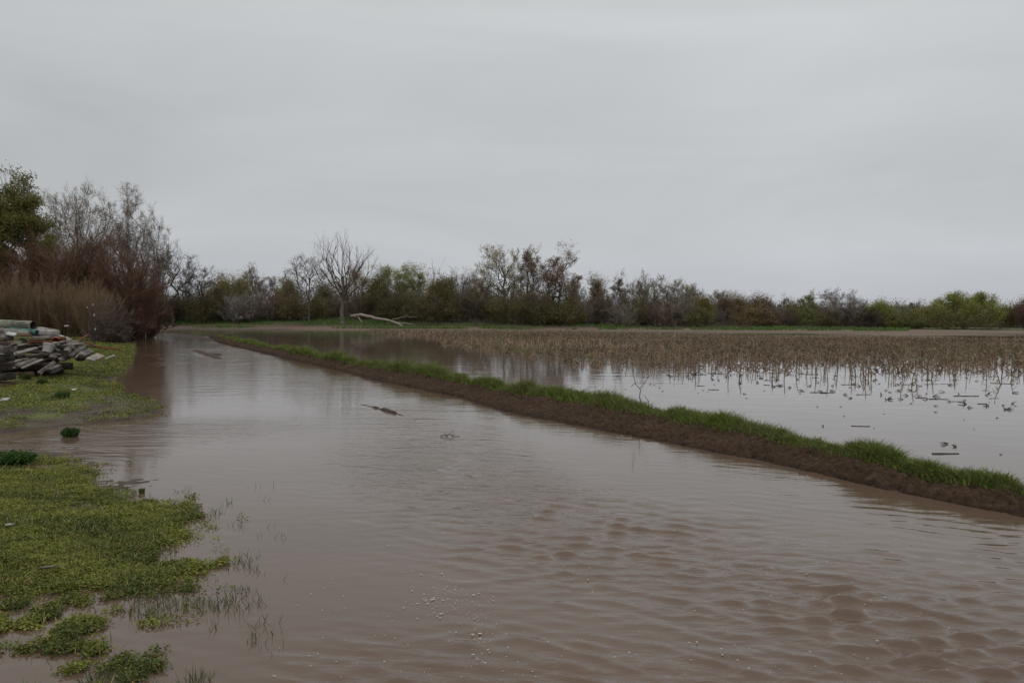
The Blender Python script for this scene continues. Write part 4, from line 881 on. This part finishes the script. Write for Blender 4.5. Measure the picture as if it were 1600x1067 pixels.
for yy in ys:
    sp = 0.17 if yy < 45 else 0.26
    xx = np.arange(-14, 72, sp) + rng.uniform(-.06, .06, len(np.arange(-14, 72, sp)))
    pts.append(np.stack([xx, yy + np.tan(tilt) * (xx - 10) + rng.normal(0, .05, len(xx))], 1))
pts = np.concatenate(pts); dn, qx, qy = corn_band(pts[:, 0], pts[:, 1])
rown = vnoise(np.floor(pts[:, 1] / 2.3) * 7.7, pts[:, 0] * .05, 227); gap = fbm(pts[:, 0] * .12, pts[:, 1] * .22, 229, 3)
kk = (rng.uniform(size=len(pts)) < dn * .95 * np.clip(.35 + .9 * rown, 0, 1) * (.25 + .75 * sstep(.38, .54, gap))) & (qx < 1660) & (pts[:, 0] > berm_x(pts[:, 1]) + 1.6)
pts = pts[kk]; order = np.argsort(np.hypot(pts[:, 0], pts[:, 1])); pts = pts[order]
print("corn stalks", len(pts))
near_n = 300
# individual stalks: a handful of stalk shapes, copied
def stalk_mesh(v):
    r = np.random.default_rng(900 + v); acc = Acc()
    hgt = [0.42, 0.36, 0.46, 0.30, 0.40, 0.34][v]; kind = ['straight', 'straight', 'straight', 'bent', 'leafy', 'leafy'][v]
    P0 = np.array([[0, 0, -.22]]); P2 = np.array([[r.normal(0, .035), r.normal(0, .02), hgt]])
    PT = jitter(bez(P0, (P0 + P2) / 2, P2, 6), r, .008)
    if kind == 'bent':
        PT[0, 4:, 0] += np.array([.03, .12, .24]); PT[0, 4:, 2] -= np.array([.02, .12, .24])
    tubes(acc, PT, np.array([.014]), np.array([.010]), 7, (0.17, 0.122, 0.09))
    for q in (2, 3, 4):
        c_ = PT[0, q]; tubes(acc, np.array([[c_ - [0, 0, .008], c_, c_ + [0, 0, .008]]]), np.array([.017]), np.array([.015]), 7, (0.10, 0.068, 0.05))
    nl = 4 if kind == 'leafy' else 1
    a, _ = path_at(PT, np.zeros(nl, int), r.uniform(.45, .85, nl)); ang = r.uniform(0, 6.28, nl)
    e = a + np.stack([np.cos(ang) * .16, np.sin(ang) * .16, -r.uniform(.02, .18, nl)], 1); mid = a + np.stack([np.cos(ang) * .08, np.sin(ang) * .08, np.full(nl, .06)], 1)
    ribbons(acc, bez(a, mid, e, 4), np.full(nl, .016), (0.24, 0.175, 0.10), r, .15)
    o = acc.build("corn_stalk", M_corn, None, False); return o
protos = [stalk_mesh(v) for v in range(6)]; used = [False] * 6
SL = {0: "upright cut corn stalk standing in the flooded field", 3: "snapped corn stalk bent over the flooded field's water", 4: "corn stalk with dry hanging leaves standing in the flooded field"}
for q in range(min(near_n, len(pts))):
    v = [0, 1, 2, 0, 1, 2, 3, 4, 5, 4][rng.integers(0, 10)]
    o = protos[v] if not used[v] else protos[v].copy()
    if used[v]: COL.objects.link(o)
    used[v] = True
    o.location = (pts[q, 0], pts[q, 1], 0.0); o.rotation_euler = (rng.normal(0, .10), rng.normal(0, .10), rng.uniform(0, 6.28)); sc = rng.uniform(.55, 1.0); o.scale = (sc, sc, sc)
    tag(o, SL[0 if v < 3 else 3 if v == 3 else 4], "corn stalk", ["standing cut corn stalks", "snapped corn stalks", "leafy corn stalks"][0 if v < 3 else 1 if v == 3 else 2])
acc = Acc(); R_ = pts[near_n:]; n = len(R_); zg = np.maximum(ground(R_[:, 0], R_[:, 1]), -.2)
hg = rng.uniform(.18, .40, n) * np.interp(R_[:, 1], [20, 60, 90], [1, 1, .8]); P0 = np.stack([R_[:, 0], R_[:, 1], zg - .02], 1)
P2 = P0 + np.stack([rng.normal(0, .07, n), rng.normal(0, .05, n), hg - np.minimum(zg, 0)], 1)
lowf = fbm(R_[:, 0] * .07, R_[:, 1] * .25, 233, 3); hg = hg * (.65 + .7 * lowf); P2[:, 2] = P0[:, 2] + hg - np.minimum(zg, 0)
cc = tint((0.215, 0.168, 0.12), n, rng, .6, .1) * (.45 + 1.1 * lowf)[:, None]; gk = sstep(.52, .68, fbm(R_[:, 0] * .09, R_[:, 1] * .3, 235, 3))[:, None] * .5; cc = cc * (1 - gk) + np.array([0.13, 0.125, 0.065]) * gk
tubes(acc, jitter(bez(P0, (P0 + P2) / 2, P2, 2), rng, .02), np.full(n, .016), np.full(n, .012), 4, cc)
idx = np.repeat(np.arange(n), 3); m = len(idx); a = P0[idx] + (P2 - P0)[idx] * rng.uniform(.35, 1, (m, 1)); ang = rng.uniform(0, 6.28, m); ll = rng.uniform(.12, .34, m)
e = a + np.stack([np.cos(ang) * ll, np.sin(ang) * ll, rng.uniform(-.4, .05, m)], 1); e[:, 2] = np.maximum(e[:, 2], .01)
ribbons(acc, bez(a, (a + e) / 2 + [0, 0, .06], e, 2), np.full(m, .014), tint((0.195, 0.138, 0.088), m, rng, .6, .1) * (.5 + 1.0 * lowf[idx])[:, None], rng, .2)
tag(acc.build("corn_stubble", M_corn), "dense tan corn stubble filling the flooded field", "corn stubble", kind="stuff")
# matted leaves and weeds between the far rows
acc = Acc(); n = 60000; x = rng.uniform(-12, 70, n); y = 24 + 66 * rng.uniform(0, 1, n); dn, qx, qy = corn_band(x, y)
kk = (dn > .9) & (qx < 1660) & (fbm(x * .5, y * .9, 231, 3) > .40) & (x > berm_x(y) + 1.5); x, y = x[kk], y[kk]; n = len(x); z0 = np.maximum(ground(x, y), 0.0)
ang = rng.uniform(0, 6.28, n); ll = rng.uniform(.1, .3, n); P0 = np.stack([x, y, z0 + .01], 1); P2 = P0 + np.stack([np.cos(ang) * ll, np.sin(ang) * ll, rng.uniform(0, .22, n)], 1)
gk = sstep(.55, .7, fbm(x * .25, y * .3, 241, 3))[:, None]; cc = tint((0.18, 0.125, 0.08), n, rng, .4) * (1 - gk) + tint((0.12, 0.125, 0.05), n, rng, .3) * gk
ribbons(acc, bez(P0, (P0 + P2) / 2 + [0, 0, .05], P2, 2), np.full(n, .018), cc, rng, .25)
tag(acc.build("corn_litter", M_corn), "matted dry corn leaves and weeds between the stubble rows", "corn litter", kind="stuff")

# floating stalk pieces and husks
def float_stick(px, py, lpx, ang, label, group=None, col=(0.05, 0.038, 0.03), r=.007):
    p = on(px, py); L = lpx * p[1] / FPX; acc = Acc(); rr = np.random.default_rng(int(px * 3 + py))
    P = jitter(np.linspace([-L / 2, 0, .004], [L / 2, 0, .004], 7)[None], rr, .012); P[..., 2] = np.abs(P[..., 2] * .3) + .003
    tubes(acc, P, np.array([r]), np.array([r * .7]), 6, col)
    o = acc.build("floating_stalk", M_corn); o.location = p; o.rotation_euler = (0, 0, ang)
    return tag(o, label, "corn debris", group)
def husk_mesh(v):
    r = np.random.default_rng(700 + v); acc = Acc(); n = 2
    P0 = np.tile([-.05, 0, 0.0], (n, 1)) + r.normal(size=(n, 3)) * [.01, .015, 0]; P2 = P0 + np.stack([r.uniform(.06, .16, n), r.normal(0, .04, n), r.uniform(.0, .06, n)], 1)
    ribbons(acc, bez(P0, (P0 + P2) / 2 + [0, 0, .045], P2, 5), np.full(n, .009), tint((0.06, 0.045, 0.036), n, r, .3), r, .2)
    tubes(acc, jitter(np.linspace([-.07, 0, .01], [.07, .01, .02], 5)[None], r, .03), np.array([.009]), np.array([.006]), 6, (0.055, 0.04, 0.032))
    return acc.build("floating_husk", M_corn)
hp = [husk_mesh(v) for v in range(5)]; hu = [False] * 5
def husk(px, py, label, group=None, sc=1.0):
    v = int(rng.integers(0, 5)); o = hp[v] if not hu[v] else hp[v].copy()
    if hu[v]: COL.objects.link(o)
    hu[v] = True; o.location = on(px, py); o.rotation_euler = (0, 0, rng.uniform(0, 6.28)); o.scale = (sc, sc, sc)
    return tag(o, label, "corn debris", group)
for q in range(110):
    qx_ = rng.uniform(1020, 1600); u = rng.uniform(0, 1)
    fr = np.interp(qx_, [1000, 1200, 1350, 1600], [576, 580, 585, 590]); wd = np.interp(qx_, [1000, 1200, 1350, 1600], [10, 24, 42, 55])
    husk(qx_, fr + wd * u ** .8, "dark wet husk scrap floating among the cut stalks", "floating husk scraps", rng.uniform(.5, 1.1))
for q in range(28):
    qx_ = rng.uniform(1060, 1600); u = rng.uniform(0, 1); fr = np.interp(qx_, [1000, 1200, 1350, 1600], [577, 582, 588, 594]); wd = np.interp(qx_, [1000, 1200, 1350, 1600], [10, 22, 40, 48])
    float_stick(qx_, fr + wd * u, rng.uniform(8, 30), rng.normal(0, .22), "dark corn stalk floating flat among the cut stalks", "floating corn stalks", r=rng.uniform(.004, .009))
for q in range(26):
    qx_ = rng.uniform(930, 1580); ub = np.interp(qx_, [900, 1000, 1200, 1400, 1600], [612, 624, 655, 700, 745])
    husk(qx_, rng.uniform(600, max(612, ub - 22)), "small lone husk crumb on the open calm water", "husk crumbs on open water", rng.uniform(.25, .5))
float_stick(1115, 609, 17, .02, "short straight stalk floating on open water past the dry weed", None)
float_stick(1095, 603, 12, -.05, "shortest stalk floating just behind the dry weed's twig tips")
float_stick(1345, 666, 28, -.18, "thin pale submerged stalk above the grassy berm", None, (0.09, 0.07, 0.06), .007)
float_stick(1477, 709, 42, .03, "dark stick floating close behind the berm grass", None, (0.06, 0.045, 0.04), .010)
husk(1475, 694, "dark husk tip sticking up by the floating stick, taller one of the pair", None, .9); husk(1492, 698, "dark husk tip by the floating stick, nearer one of the pair", None, .9); husk(1286, 666, "lone dark husk just behind the grassy berm", None, .7)
husk(1504, 631, "largest bent husk on a long floating stalk", None, 1.2)
float_stick(1345 + 165, 619, 40, .0, "thick dark stalk floating beside the largest bent husk", None, (0.045, 0.034, 0.028), .010)

# dry weed stems and twig snag
def stem_thing(name, segs, label, cat, col, r=.006):
    o0 = segs[0][0]; root = empty(name, o0)
    for k, s_ in enumerate(segs):
        acc = Acc(); P = lerp_rows(np.array(s_), 7)[None] - o0; P = jitter(P, np.random.default_rng(k + 3), .012); tubes(acc, P, np.array([r if k == 0 else r * .6]), np.array([r * .4]), 5, col); acc.build("stem" if k == 0 else "twig", M_twig, root)
    return tag(root, label, cat)
b = on(1003, 640, .15); dd = b[1]
stem_thing("dry_weed", [[b, at(1000, 612, dd), at(993, 598, dd), at(988, 579, dd)], [at(1000, 607, dd), at(1008, 597, dd), at(1012, 588, dd)], [at(1011, 592, dd), at(1015, 586, dd)], [at(993, 598, dd), at(986, 604, dd)], [at(989, 583, dd), at(991, 577, dd)]], "forked brown dry weed rising from the berm grass", "dry weed", (0.09, 0.065, 0.055), .009)
b = on(1012, 636, .15); stem_thing("dry_weed", [[b, at(1014, 628, b[1]), at(1007, 618, b[1])]], "short slanted broken stem beside the forked dry weed", "dry weed", (0.09, 0.07, 0.06), .008)
for px_, py_, tx, ty, lab in ((932, 622, 926, 586, "thin pale dry stem leaning away from the forked weed"), (938, 622, 944, 586, "thin pale dry stem leaning toward the forked weed"), (962, 626, 961, 592, "thin straight dry stem nearest the forked weed")):
    b = on(px_, py_, .15); stem_thing("dry_weed", [[b, at((px_ + tx) / 2, (py_ + ty) / 2, b[1]), at(tx, ty, b[1])]], lab, "dry weed", (0.14, 0.115, 0.10), .004)
b = on(705, 682); d0 = b[1]
stem_thing("twig_snag", [[at(688, 681, d0), at(700, 678, d0), at(718, 682, d0)], [at(696, 682, d0), at(704, 677, d0), at(709, 671, d0)], [at(704, 680, d0), at(712, 677, d0)], [at(700, 683, d0), at(694, 676, d0)], [at(706, 681, d0), at(716, 684, d0)]], "dark tangle of twigs caught in the flowing road water", "twigs", (0.075, 0.058, 0.05), .006)
b = on(226, 966); d0 = b[1]
stem_thing("drowned_twig", [[at(222, 974, d0), at(228, 968, d0), at(238, 960, d0)], [at(222, 974, d0), at(232, 984, d0 - .05)]], "small dark twig bent in the weedy shallows", "twigs", (0.06, 0.045, 0.03), .004)
b = on(415, 975); d0 = b[1]
stem_thing("drowned_twig", [[at(410, 984, d0), at(414, 968, d0), at(419, 958, d0)], [at(414, 968, d0), at(409, 960, d0)]], "thin twig standing in open shallows past the last weeds", "twigs", (0.08, 0.065, 0.045), .003)

# foam
acc = Acc(); rng = np.random.default_rng(31)
n = 620; pxs = np.concatenate([rng.normal(690, 34, 150), rng.normal(752, 12, 60), rng.uniform(420, 1500, n - 210)]); pys = np.concatenate([rng.normal(935, 18, 150), rng.normal(990, 28, 60), 700 + 360 * rng.uniform(0, 1, n - 210) ** .8])
okf = pys > np.interp(pxs, [300, 900, 1200, 1600], [690, 700, 760, 850]); pxs, pys = pxs[okf], pys[okf]; n = len(pxs)
for a, b in zip(pxs, pys):
    p = on(a, b); r = .0026 * math.exp(rng.normal(0, .45)); th = np.arange(7) * 2 * np.pi / 7
    ring = np.stack([np.cos(th) * r * rng.uniform(.8, 1.8), np.sin(th) * r, np.full(7, .0015)], 1) + p; topv = p + [0, 0, r * .25 + .0015]
    ring[:, 2] += .004; topv[2] += .004
    acc.add(np.vstack([ring, topv]), None, np.array([[i_, (i_ + 1) % 7, 7] for i_ in range(7)]), (0.48, 0.45, 0.42))
tag(acc.build("floating_foam", M_foam, None, True), "white foam flecks drifting on the brown road water", "foam", kind="stuff")

# ---------------------------------------------------------------- lumber pile
def plank_mesh(L, w, t, seed, warp=.01):
    r = np.random.default_rng(seed); k = 9; ch = min(w, t) * .12
    a, b = w / 2, t / 2
    sec = np.array([[-a + ch, -b], [a - ch, -b], [a, -b + ch], [a, b - ch], [a - ch, b], [-a + ch, b], [-a, b - ch], [-a, -b + ch]])
    xs = np.linspace(-L / 2, L / 2, k); V = []
    for q, xx in enumerate(xs):
        s_ = sec * (1 + r.normal(0, .015)); o = warp * L * (np.sin((q / (k - 1)) * np.pi) - .5) * .5
        ex = r.normal(0, .012, 8) * (1 if q in (0, k - 1) else 0)
        V.append(np.stack([xx + ex, s_[:, 0], s_[:, 1] + o], 1))
    V = np.concatenate(V); j = np.arange(8); jn = (j + 1) % 8
    Q = np.concatenate([np.stack([q * 8 + j, q * 8 + jn, (q + 1) * 8 + jn, (q + 1) * 8 + j], 1) for q in range(k - 1)])
    caps = [np.array([[0, 7, 2, 1], [7, 6, 3, 2], [6, 5, 4, 3]]), np.array([[0, 1, 2, 7], [7, 2, 3, 6], [6, 3, 4, 5]]) + (k - 1) * 8]
    return V, np.concatenate([Q] + caps)
pk = [0]
def orient(o, A_, B_, roll, flat=True):
    A_, B_ = np.asarray(A_), np.asarray(B_); xv = unit(B_ - A_); upv = np.array([0, 0, 1.0])
    yv = unit(np.cross(upv, xv)); zv = np.cross(xv, yv)
    c, s_ = math.cos(roll), math.sin(roll); y2 = yv * c + zv * s_; z2 = -yv * s_ + zv * c
    M = np.eye(4); M[:3, 0] = xv; M[:3, 1] = y2; M[:3, 2] = z2; M[:3, 3] = (A_ + B_) / 2
    o.matrix_world = Matrix(M.tolist())
def plank(A_, B_, w, t, mat, label, name="plank", roll=0.0, group=None, cat="lumber"):
    pk[0] += 1; L = float(np.linalg.norm(np.asarray(B_) - np.asarray(A_)))
    V, Q = plank_mesh(L, w, t, pk[0] + 300); o = build(name, V, Q, mat); orient(o, A_, B_, roll)
    return tag(o, label, cat, group)
def log(A_, B_, r, mat, endmat, label, name="log", hollow=0.0, cat="log"):
    pk[0] += 1; rr = np.random.default_rng(pk[0] + 500); L = float(np.linalg.norm(np.asarray(B_) - np.asarray(A_))); k, sd = 12, 14
    xs = np.linspace(-L / 2, L / 2, k); th = np.arange(sd) * 2 * np.pi / sd; bumpr = 1 + .06 * rr.normal(size=sd)
    V = np.concatenate([np.stack([np.full(sd, xx), np.cos(th) * r * bumpr * (1 + rr.normal(0, .02)), np.sin(th) * r * bumpr * (1 + rr.normal(0, .02))], 1) for xx in xs])
    j = np.arange(sd); jn = (j + 1) % sd
    Q = np.concatenate([np.stack([q * sd + j, q * sd + jn, (q + 1) * sd + jn, (q + 1) * sd + j], 1) for q in range(k - 1)])
    o = build(name, V, Q, mat, smooth=True); orient(o, A_, B_, 0)
    for sgn, ring in ((-1, V[:sd]), (1, V[-sd:])):
        cpt = ring.mean(0); f = hollow if hollow else .6
        inner = cpt + (ring - cpt) * f; dep = cpt + (ring - cpt) * f * .9 + np.array([-sgn * (.25 if hollow else .0), 0, 0])
        Vc = np.vstack([ring, inner, dep, cpt[None] + [[-sgn * (.25 if hollow else -.003), 0, 0]]])
        q1 = np.stack([j, jn, sd + jn, sd + j], 1); q2 = np.stack([sd + j, sd + jn, 2 * sd + jn, 2 * sd + j], 1); t1 = np.stack([2 * sd + j, 2 * sd + jn, np.full(sd, 3 * sd)], 1)
        build("cut_end", Vc, [np.concatenate([q1, q2]), t1], endmat, parent=o)
    return tag(o, label, cat)
log(at(-70, 503, 22.8), at(52, 509, 22.3), .125, W_moss, W_dark, "large greyish log with a dark hollow end on top of the pile", hollow=.72)
log(at(18, 516, 21.9), at(59, 520, 21.6), .085, W_teal, W_dark, "teal pipe lying under the top log", name="pipe", hollow=.85, cat="pipe")
log(at(8, 551, 20.6), at(36, 534, 21.6), .115, W_moss, W_dark, "short mossy log with its dark cut end facing the camera")
plank(at(58, 519, 21.8), at(86, 521, 21.6), .26, .17, W_conc, "broad pale concrete block at the end of the teal pipe", "concrete_block", cat="block")
plank(at(62, 513, 22.3), at(78, 516, 22.2), .20, .07, W_conc, "thin pale slab lying on the broad concrete block", "concrete_slab", cat="slab")
plank(at(74, 515, 22.2), at(87, 518, 22.1), .22, .08, W_grey, "grey slab beside the thin pale slab", "concrete_slab", cat="slab")
plank(at(-50, 510, 21.9), at(46, 519, 21.5), .10, .06, W_pale, "long pale board running below the top log")
plank(at(-50, 517, 21.7), at(44, 521, 21.4), .09, .05, W_moss, "long greenish board under the long pale board")
plank(at(22, 524, 21.4), at(46, 524, 21.3), .16, .06, W_brown, "short brown board below the teal pipe")
plank(at(1, 515, 21.4), at(6, 530, 21.0), .17, .12, W_grey, "grey block standing on end at the frame edge", "wood_block", cat="block")
plank(at(10, 516, 21.3), at(16, 529, 21.0), .16, .12, W_grey, "grey block standing on end beside the white shard", "wood_block", cat="block")
plank(at(11, 521, 20.95), at(24, 523, 20.95), .13, .04, W_white, "white shard lying in front of the standing blocks", "white_shard", roll=.5, cat="scrap")
plank(at(54, 528, 21.4), at(82, 527, 21.3), .16, .075, W_grey, "notched grey beam below the concrete block")
plank(at(44, 535, 21.2), at(84, 533, 21.1), .10, .035, W_orange, "long thin orange board under the notched grey beam")
plank(at(48, 531, 21.25), at(74, 530.5, 21.2), .12, .03, W_brown, "thin brown strip between grey beam and orange board")
plank(at(23, 553, 20.3), at(58, 544, 20.9), .085, .05, W_pale, "pale sloping plank crossing the pile below the mossy log", roll=.7)
plank(at(26, 572, 19.8), at(57, 562, 20.5), .11, .08, W_grey, "thick grey plank above the dark lower timbers", roll=.6)
plank(at(34, 575, 19.7), at(66, 562, 20.4), .06, .04, W_pale, "narrow pale plank beside the thick grey plank", roll=.5)
plank(at(61, 583, 19.3), at(86, 565.5, 20.4), .10, .035, W_grey, "steep grey plank with its foot on the grass", roll=.8)
plank(at(74, 579, 19.5), at(94, 571, 20.2), .09, .06, W_grey, "short grey beam beside the steep grey plank", roll=.4)
plank(at(80, 583, 19.5), at(96, 576, 20.1), .09, .06, W_dark, "dark beam under the short grey beam", roll=.3)
log(at(101, 552, 20.4), at(119, 537, 21.6), .095, W_grey, W_dark, "weathered grey post with dark end sloping to the grass", name="log")
plank(at(111, 556, 20.3), at(132, 541, 21.4), .10, .07, W_grey, "square grey rail beside the weathered post", roll=.5)
plank(at(118, 559, 20.2), at(130, 547, 21.2), .05, .04, W_pale, "thin pale lath beside the square grey rail", roll=.6)
plank(at(108, 540, 21.5), at(119, 534, 22.0), .16, .04, W_pale, "pale board end behind the weathered post", roll=.4)
plank(at(127, 555, 20.5), at(142, 548.5, 21.1), .16, .07, W_grey, "short thick board before the flat pale board", roll=.5)
plank(at(123, 561, 20.4), at(137, 556, 20.8), .16, .09, W_dark, "dark timber under the short thick board", roll=.2)
plank(at(140, 562.5, 20.2), at(158, 554.5, 21.0), .20, .035, W_pale, "flat pale board on the grass at the pile's tip", roll=.35)
plank(at(165, 560.5, 20.6), at(180, 555, 21.2), .045, .03, W_pale, "small pale stick lying farthest out on the grass", "stick", roll=.3)
plank(at(82, 558, 20.5), at(93, 553, 21.0), .16, .06, W_grey, "small square board, farther of two between the planks", roll=.4)
plank(at(95, 562, 20.4), at(106, 557.5, 20.8), .14, .06, W_grey, "small square board, nearer of two between the planks", roll=.4)
for q in range(4):
    plank(at(86 + q * 1.0, 547 - q * 4.2, 20.9 + .12 * q), at(106 + q * .8, 538 - q * 3.0, 21.6 + .1 * q), .17, .05, [W_grey, W_brown, W_grey, W_pale][q], ["lowest board of the small sheaf above the weathered post", "brown board second from bottom of the small sheaf", "grey board third from bottom of the small sheaf", "pale top board of the small sheaf"][q], roll=.45)
plank(at(120, 534, 22.5), at(138, 523, 23.5), .05, .04, W_red, "dark red bar propped up beyond the pile", "metal_bar", cat="bar")
plank(at(134, 535, 22.6), at(158, 543.5, 21.8), .05, .04, W_red, "rusty red bar lying on the grass, nearer the boards", "metal_bar", cat="bar")
plank(at(156, 543, 21.9), at(187, 545.5, 21.6), .045, .035, W_orange, "orange red bar lying farthest out on the grass", "metal_bar", cat="bar")
plank(at(126, 540, 22.0), at(150, 542, 21.7), .05, .035, W_dark, "dark pole lying behind the short thick board", "pole", cat="pole")
def bucket(px, py, depth, r, L, mat, label, tilt, name):
    acc_V = []; sd = 18; th = np.arange(sd) * 2 * np.pi / sd
    prof_ = [(0, .78), (L * .02, .8), (L * .9, 1.0), (L * .92, 1.07), (L, 1.07), (L, .97), (L * .08, .72)]
    V = np.concatenate([np.stack([np.cos(th) * r * k_, np.sin(th) * r * k_, np.full(sd, zz)], 1) for zz, k_ in prof_]); j = np.arange(sd); jn = (j + 1) % sd
    Q = np.concatenate([np.stack([q * sd + j, q * sd + jn, (q + 1) * sd + jn, (q + 1) * sd + j], 1) for q in range(len(prof_) - 1)])
    V = np.vstack([V, [0, 0, 0], [0, 0, L * .08]]); nn = len(V); m_ = len(prof_) - 1
    T = np.concatenate([np.stack([jn, j, np.full(sd, nn - 2)], 1), np.stack([m_ * sd + j, m_ * sd + jn, np.full(sd, nn - 1)], 1)])
    o = build(name, V, [Q, T], mat, smooth=False); o.location = at(px, py, depth); o.rotation_euler = tilt
    return tag(o, label, "bucket")
bucket(88, 530, 21.2, .10, .16, W_bucket, "orange red bucket lying on the pile", (1.9, .2, .5), "bucket")
bucket(73, 551, 20.7, .14, .22, W_white, "white tub standing tilted in the middle of the pile", (-.35, .25, .3), "tub")
plank(at(95, 530, 21.3), at(101, 530, 21.2), .09, .09, W_red, "dark red scrap beside the orange bucket", "scrap_block", cat="scrap")
plank(at(92, 524, 21.6), at(100, 526, 21.5), .07, .025, W_white, "thin white strip above the orange bucket", "white_shard", cat="scrap")
plank(at(101, 509.5, 30), at(107, 509, 30), .06, .05, W_white, "white lump on the green rise behind the lumber", "white_scrap", cat="scrap")
# jumbled timbers that make up the body of the pile
rng = np.random.default_rng(41)
for q in range(46):
    px_ = rng.uniform(-30, 62); py_ = rng.uniform(532, 588) if px_ < 45 else rng.uniform(545, 575)
    dpt = np.interp(py_, [530, 590], [21.6, 20.0]) + rng.uniform(.15, .8)
    cpt = at(px_, py_, dpt); ang = rng.normal(.25, .35); L = rng.uniform(.7, 1.6); dv = np.array([math.cos(ang), math.sin(ang) * rng.choice([-1, 1, 1]), rng.normal(0, .12)]) * L / 2
    front = py_ > 555
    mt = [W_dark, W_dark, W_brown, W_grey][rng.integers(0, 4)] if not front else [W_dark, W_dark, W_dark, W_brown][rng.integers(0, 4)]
    nm_ = {"dark_wet_wood": "dark wet", "brown_wood": "brown", "weathered_grey_wood": "grey"}[mt.name]
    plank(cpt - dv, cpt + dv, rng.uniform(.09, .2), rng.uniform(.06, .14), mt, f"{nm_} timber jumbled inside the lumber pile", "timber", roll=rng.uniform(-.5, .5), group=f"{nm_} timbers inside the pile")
for q in range(30):                           # thin planks strewn over the front
    px_ = rng.uniform(-20, 112); py_ = rng.uniform(530, 578) if px_ < 70 else rng.uniform(536, 560); dpt = np.interp(py_, [530, 590], [21.2, 19.7]) + rng.uniform(0, .35); cpt = at(px_, py_, dpt)
    ang = rng.normal(.5, .45); L = rng.uniform(.35, .9); dv = np.array([math.cos(ang), math.sin(ang), rng.normal(.05, .14)]) * L / 2; mt = [W_grey, W_grey, W_brown, W_dark, W_pale][rng.integers(0, 5)]
    nm_ = {"dark_wet_wood": "dark wet", "brown_wood": "brown", "weathered_grey_wood": "grey", "pale_wood": "pale"}[mt.name]
    plank(cpt - dv, cpt + dv, rng.uniform(.06, .13), rng.uniform(.02, .045), mt, f"thin {nm_} board strewn over the lumber pile's front", "plank", roll=rng.uniform(-.6, .9), group=f"thin {nm_} boards over the pile")
for q in range(18):                           # lowest course on the ground
    px_ = rng.uniform(-30, 78); cpt = at(px_, rng.uniform(578, 590), rng.uniform(20.2, 21.4)); cpt[2] = gz(cpt[0], cpt[1]) + rng.uniform(.04, .3); ang = rng.normal(.2, .3); L = rng.uniform(.8, 1.5); dv = np.array([math.cos(ang), math.sin(ang), 0]) * L / 2
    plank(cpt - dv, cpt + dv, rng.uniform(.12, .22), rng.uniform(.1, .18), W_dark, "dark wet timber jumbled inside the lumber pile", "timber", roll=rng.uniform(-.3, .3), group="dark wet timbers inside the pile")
# dark stack of boards at the frame edge
for q, lab in enumerate(["bottom brown board of the stack at the frame edge", "second board from the bottom of the edge stack", "middle board of the edge stack", "second board from the top of the edge stack", "topmost board of the edge stack with a pale upper edge"]):
    zz = .10 + q * .19; dp = 17.4
    B_ = at(16 - (q == 2) * 6 - (q == 3) * 2, 600, dp); A_ = B_ - [1.6, .15, 0]; B_[2] = A_[2] = zz + .06
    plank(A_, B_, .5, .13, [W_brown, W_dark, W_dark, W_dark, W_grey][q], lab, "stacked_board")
# fence posts
def post(px, ytop, ybase, depth, label, r=.016):
    b_ = at(px, ybase, depth); b_[2] = min(b_[2], gz(b_[0], b_[1])) - .05; t_ = at(px, ytop, depth); hh_ = t_[2] - b_[2]
    acc = Acc(); sec = np.array([[-1, -.3], [1, -.3], [1, .1], [.25, .1], [.25, 1], [-.25, 1], [-.25, .1], [-1, .1]]) * r
    V = np.concatenate([np.concatenate([sec, np.full((8, 1), zz)], 1) for zz in (0, hh_)]); j = np.arange(8); jn = (j + 1) % 8
    Q = np.stack([j, jn, 8 + jn, 8 + j], 1); T = np.array([[8, 9, 10], [8, 10, 15], [11, 12, 13], [11, 13, 14], [15, 10, 11], [15, 11, 14]])
    o = build("fence_post", V, [Q, T], W_post); o.location = b_; o.rotation_euler = (.02, .03, .4)
    c_ = sec * 1.25; capV = np.concatenate([np.concatenate([c_, np.full((8, 1), zz)], 1) for zz in (hh_ - .08, hh_ + .006)]); build("cap", capV, [Q, T], W_white, parent=o)
    return tag(o, label, "fence post")
post(135, 479, 520, 41, "dark steel fence post, tallest and nearest the tan brush")
post(144, 475, 522, 42, "steel fence post with the highest white tip")
post(148, 513, 536, 37, "short dark fence post nearest the lumber pile")
post(146, 491, 520, 40, "leaning fence post whose white tip sits low between the others")
# litter
for px_, py_, w_, l_, mt, lab in ((113, 607, .07, .10, W_white, "white litter scrap on the weeds before the pile"), (145, 536, .10, .14, W_white, "white litter scrap on the grass beyond the rusty bar"), (5, 629, .10, .14, W_white, "white litter scrap at the foot of the edge stack"), (13, 833, .02, .05, W_white, "small white scrap on the near weeds at the frame edge"), (72, 892, .012, .085, W_pale, "pale straw coloured stick standing out on the near weeds"), (222, 489, .3, .9, W_white, "white board on the bank beyond the road end, upper one"), (238, 495, .25, 1.1, W_white, "white board on the bank beyond the road end, lower one")):
    zz = .14 if py_ < 700 and py_ > 540 else .06; p_ = on(px_, py_, zz) if py_ > 530 else at(px_, py_, 94)
    if py_ < 530 and py_ > 500: pass
    g_ = gz(p_[0], p_[1]); p_[2] = max(g_ + .05, .03) if py_ > 500 else g_ + .12
    plank(p_ - [l_ / 2, -l_ * .3, 0], p_ + [l_ / 2, l_ * .3, .01], w_, max(.01, w_ * .25), mt, lab, "litter_scrap" if py_ > 500 else "white_board", roll=.4, cat="scrap")
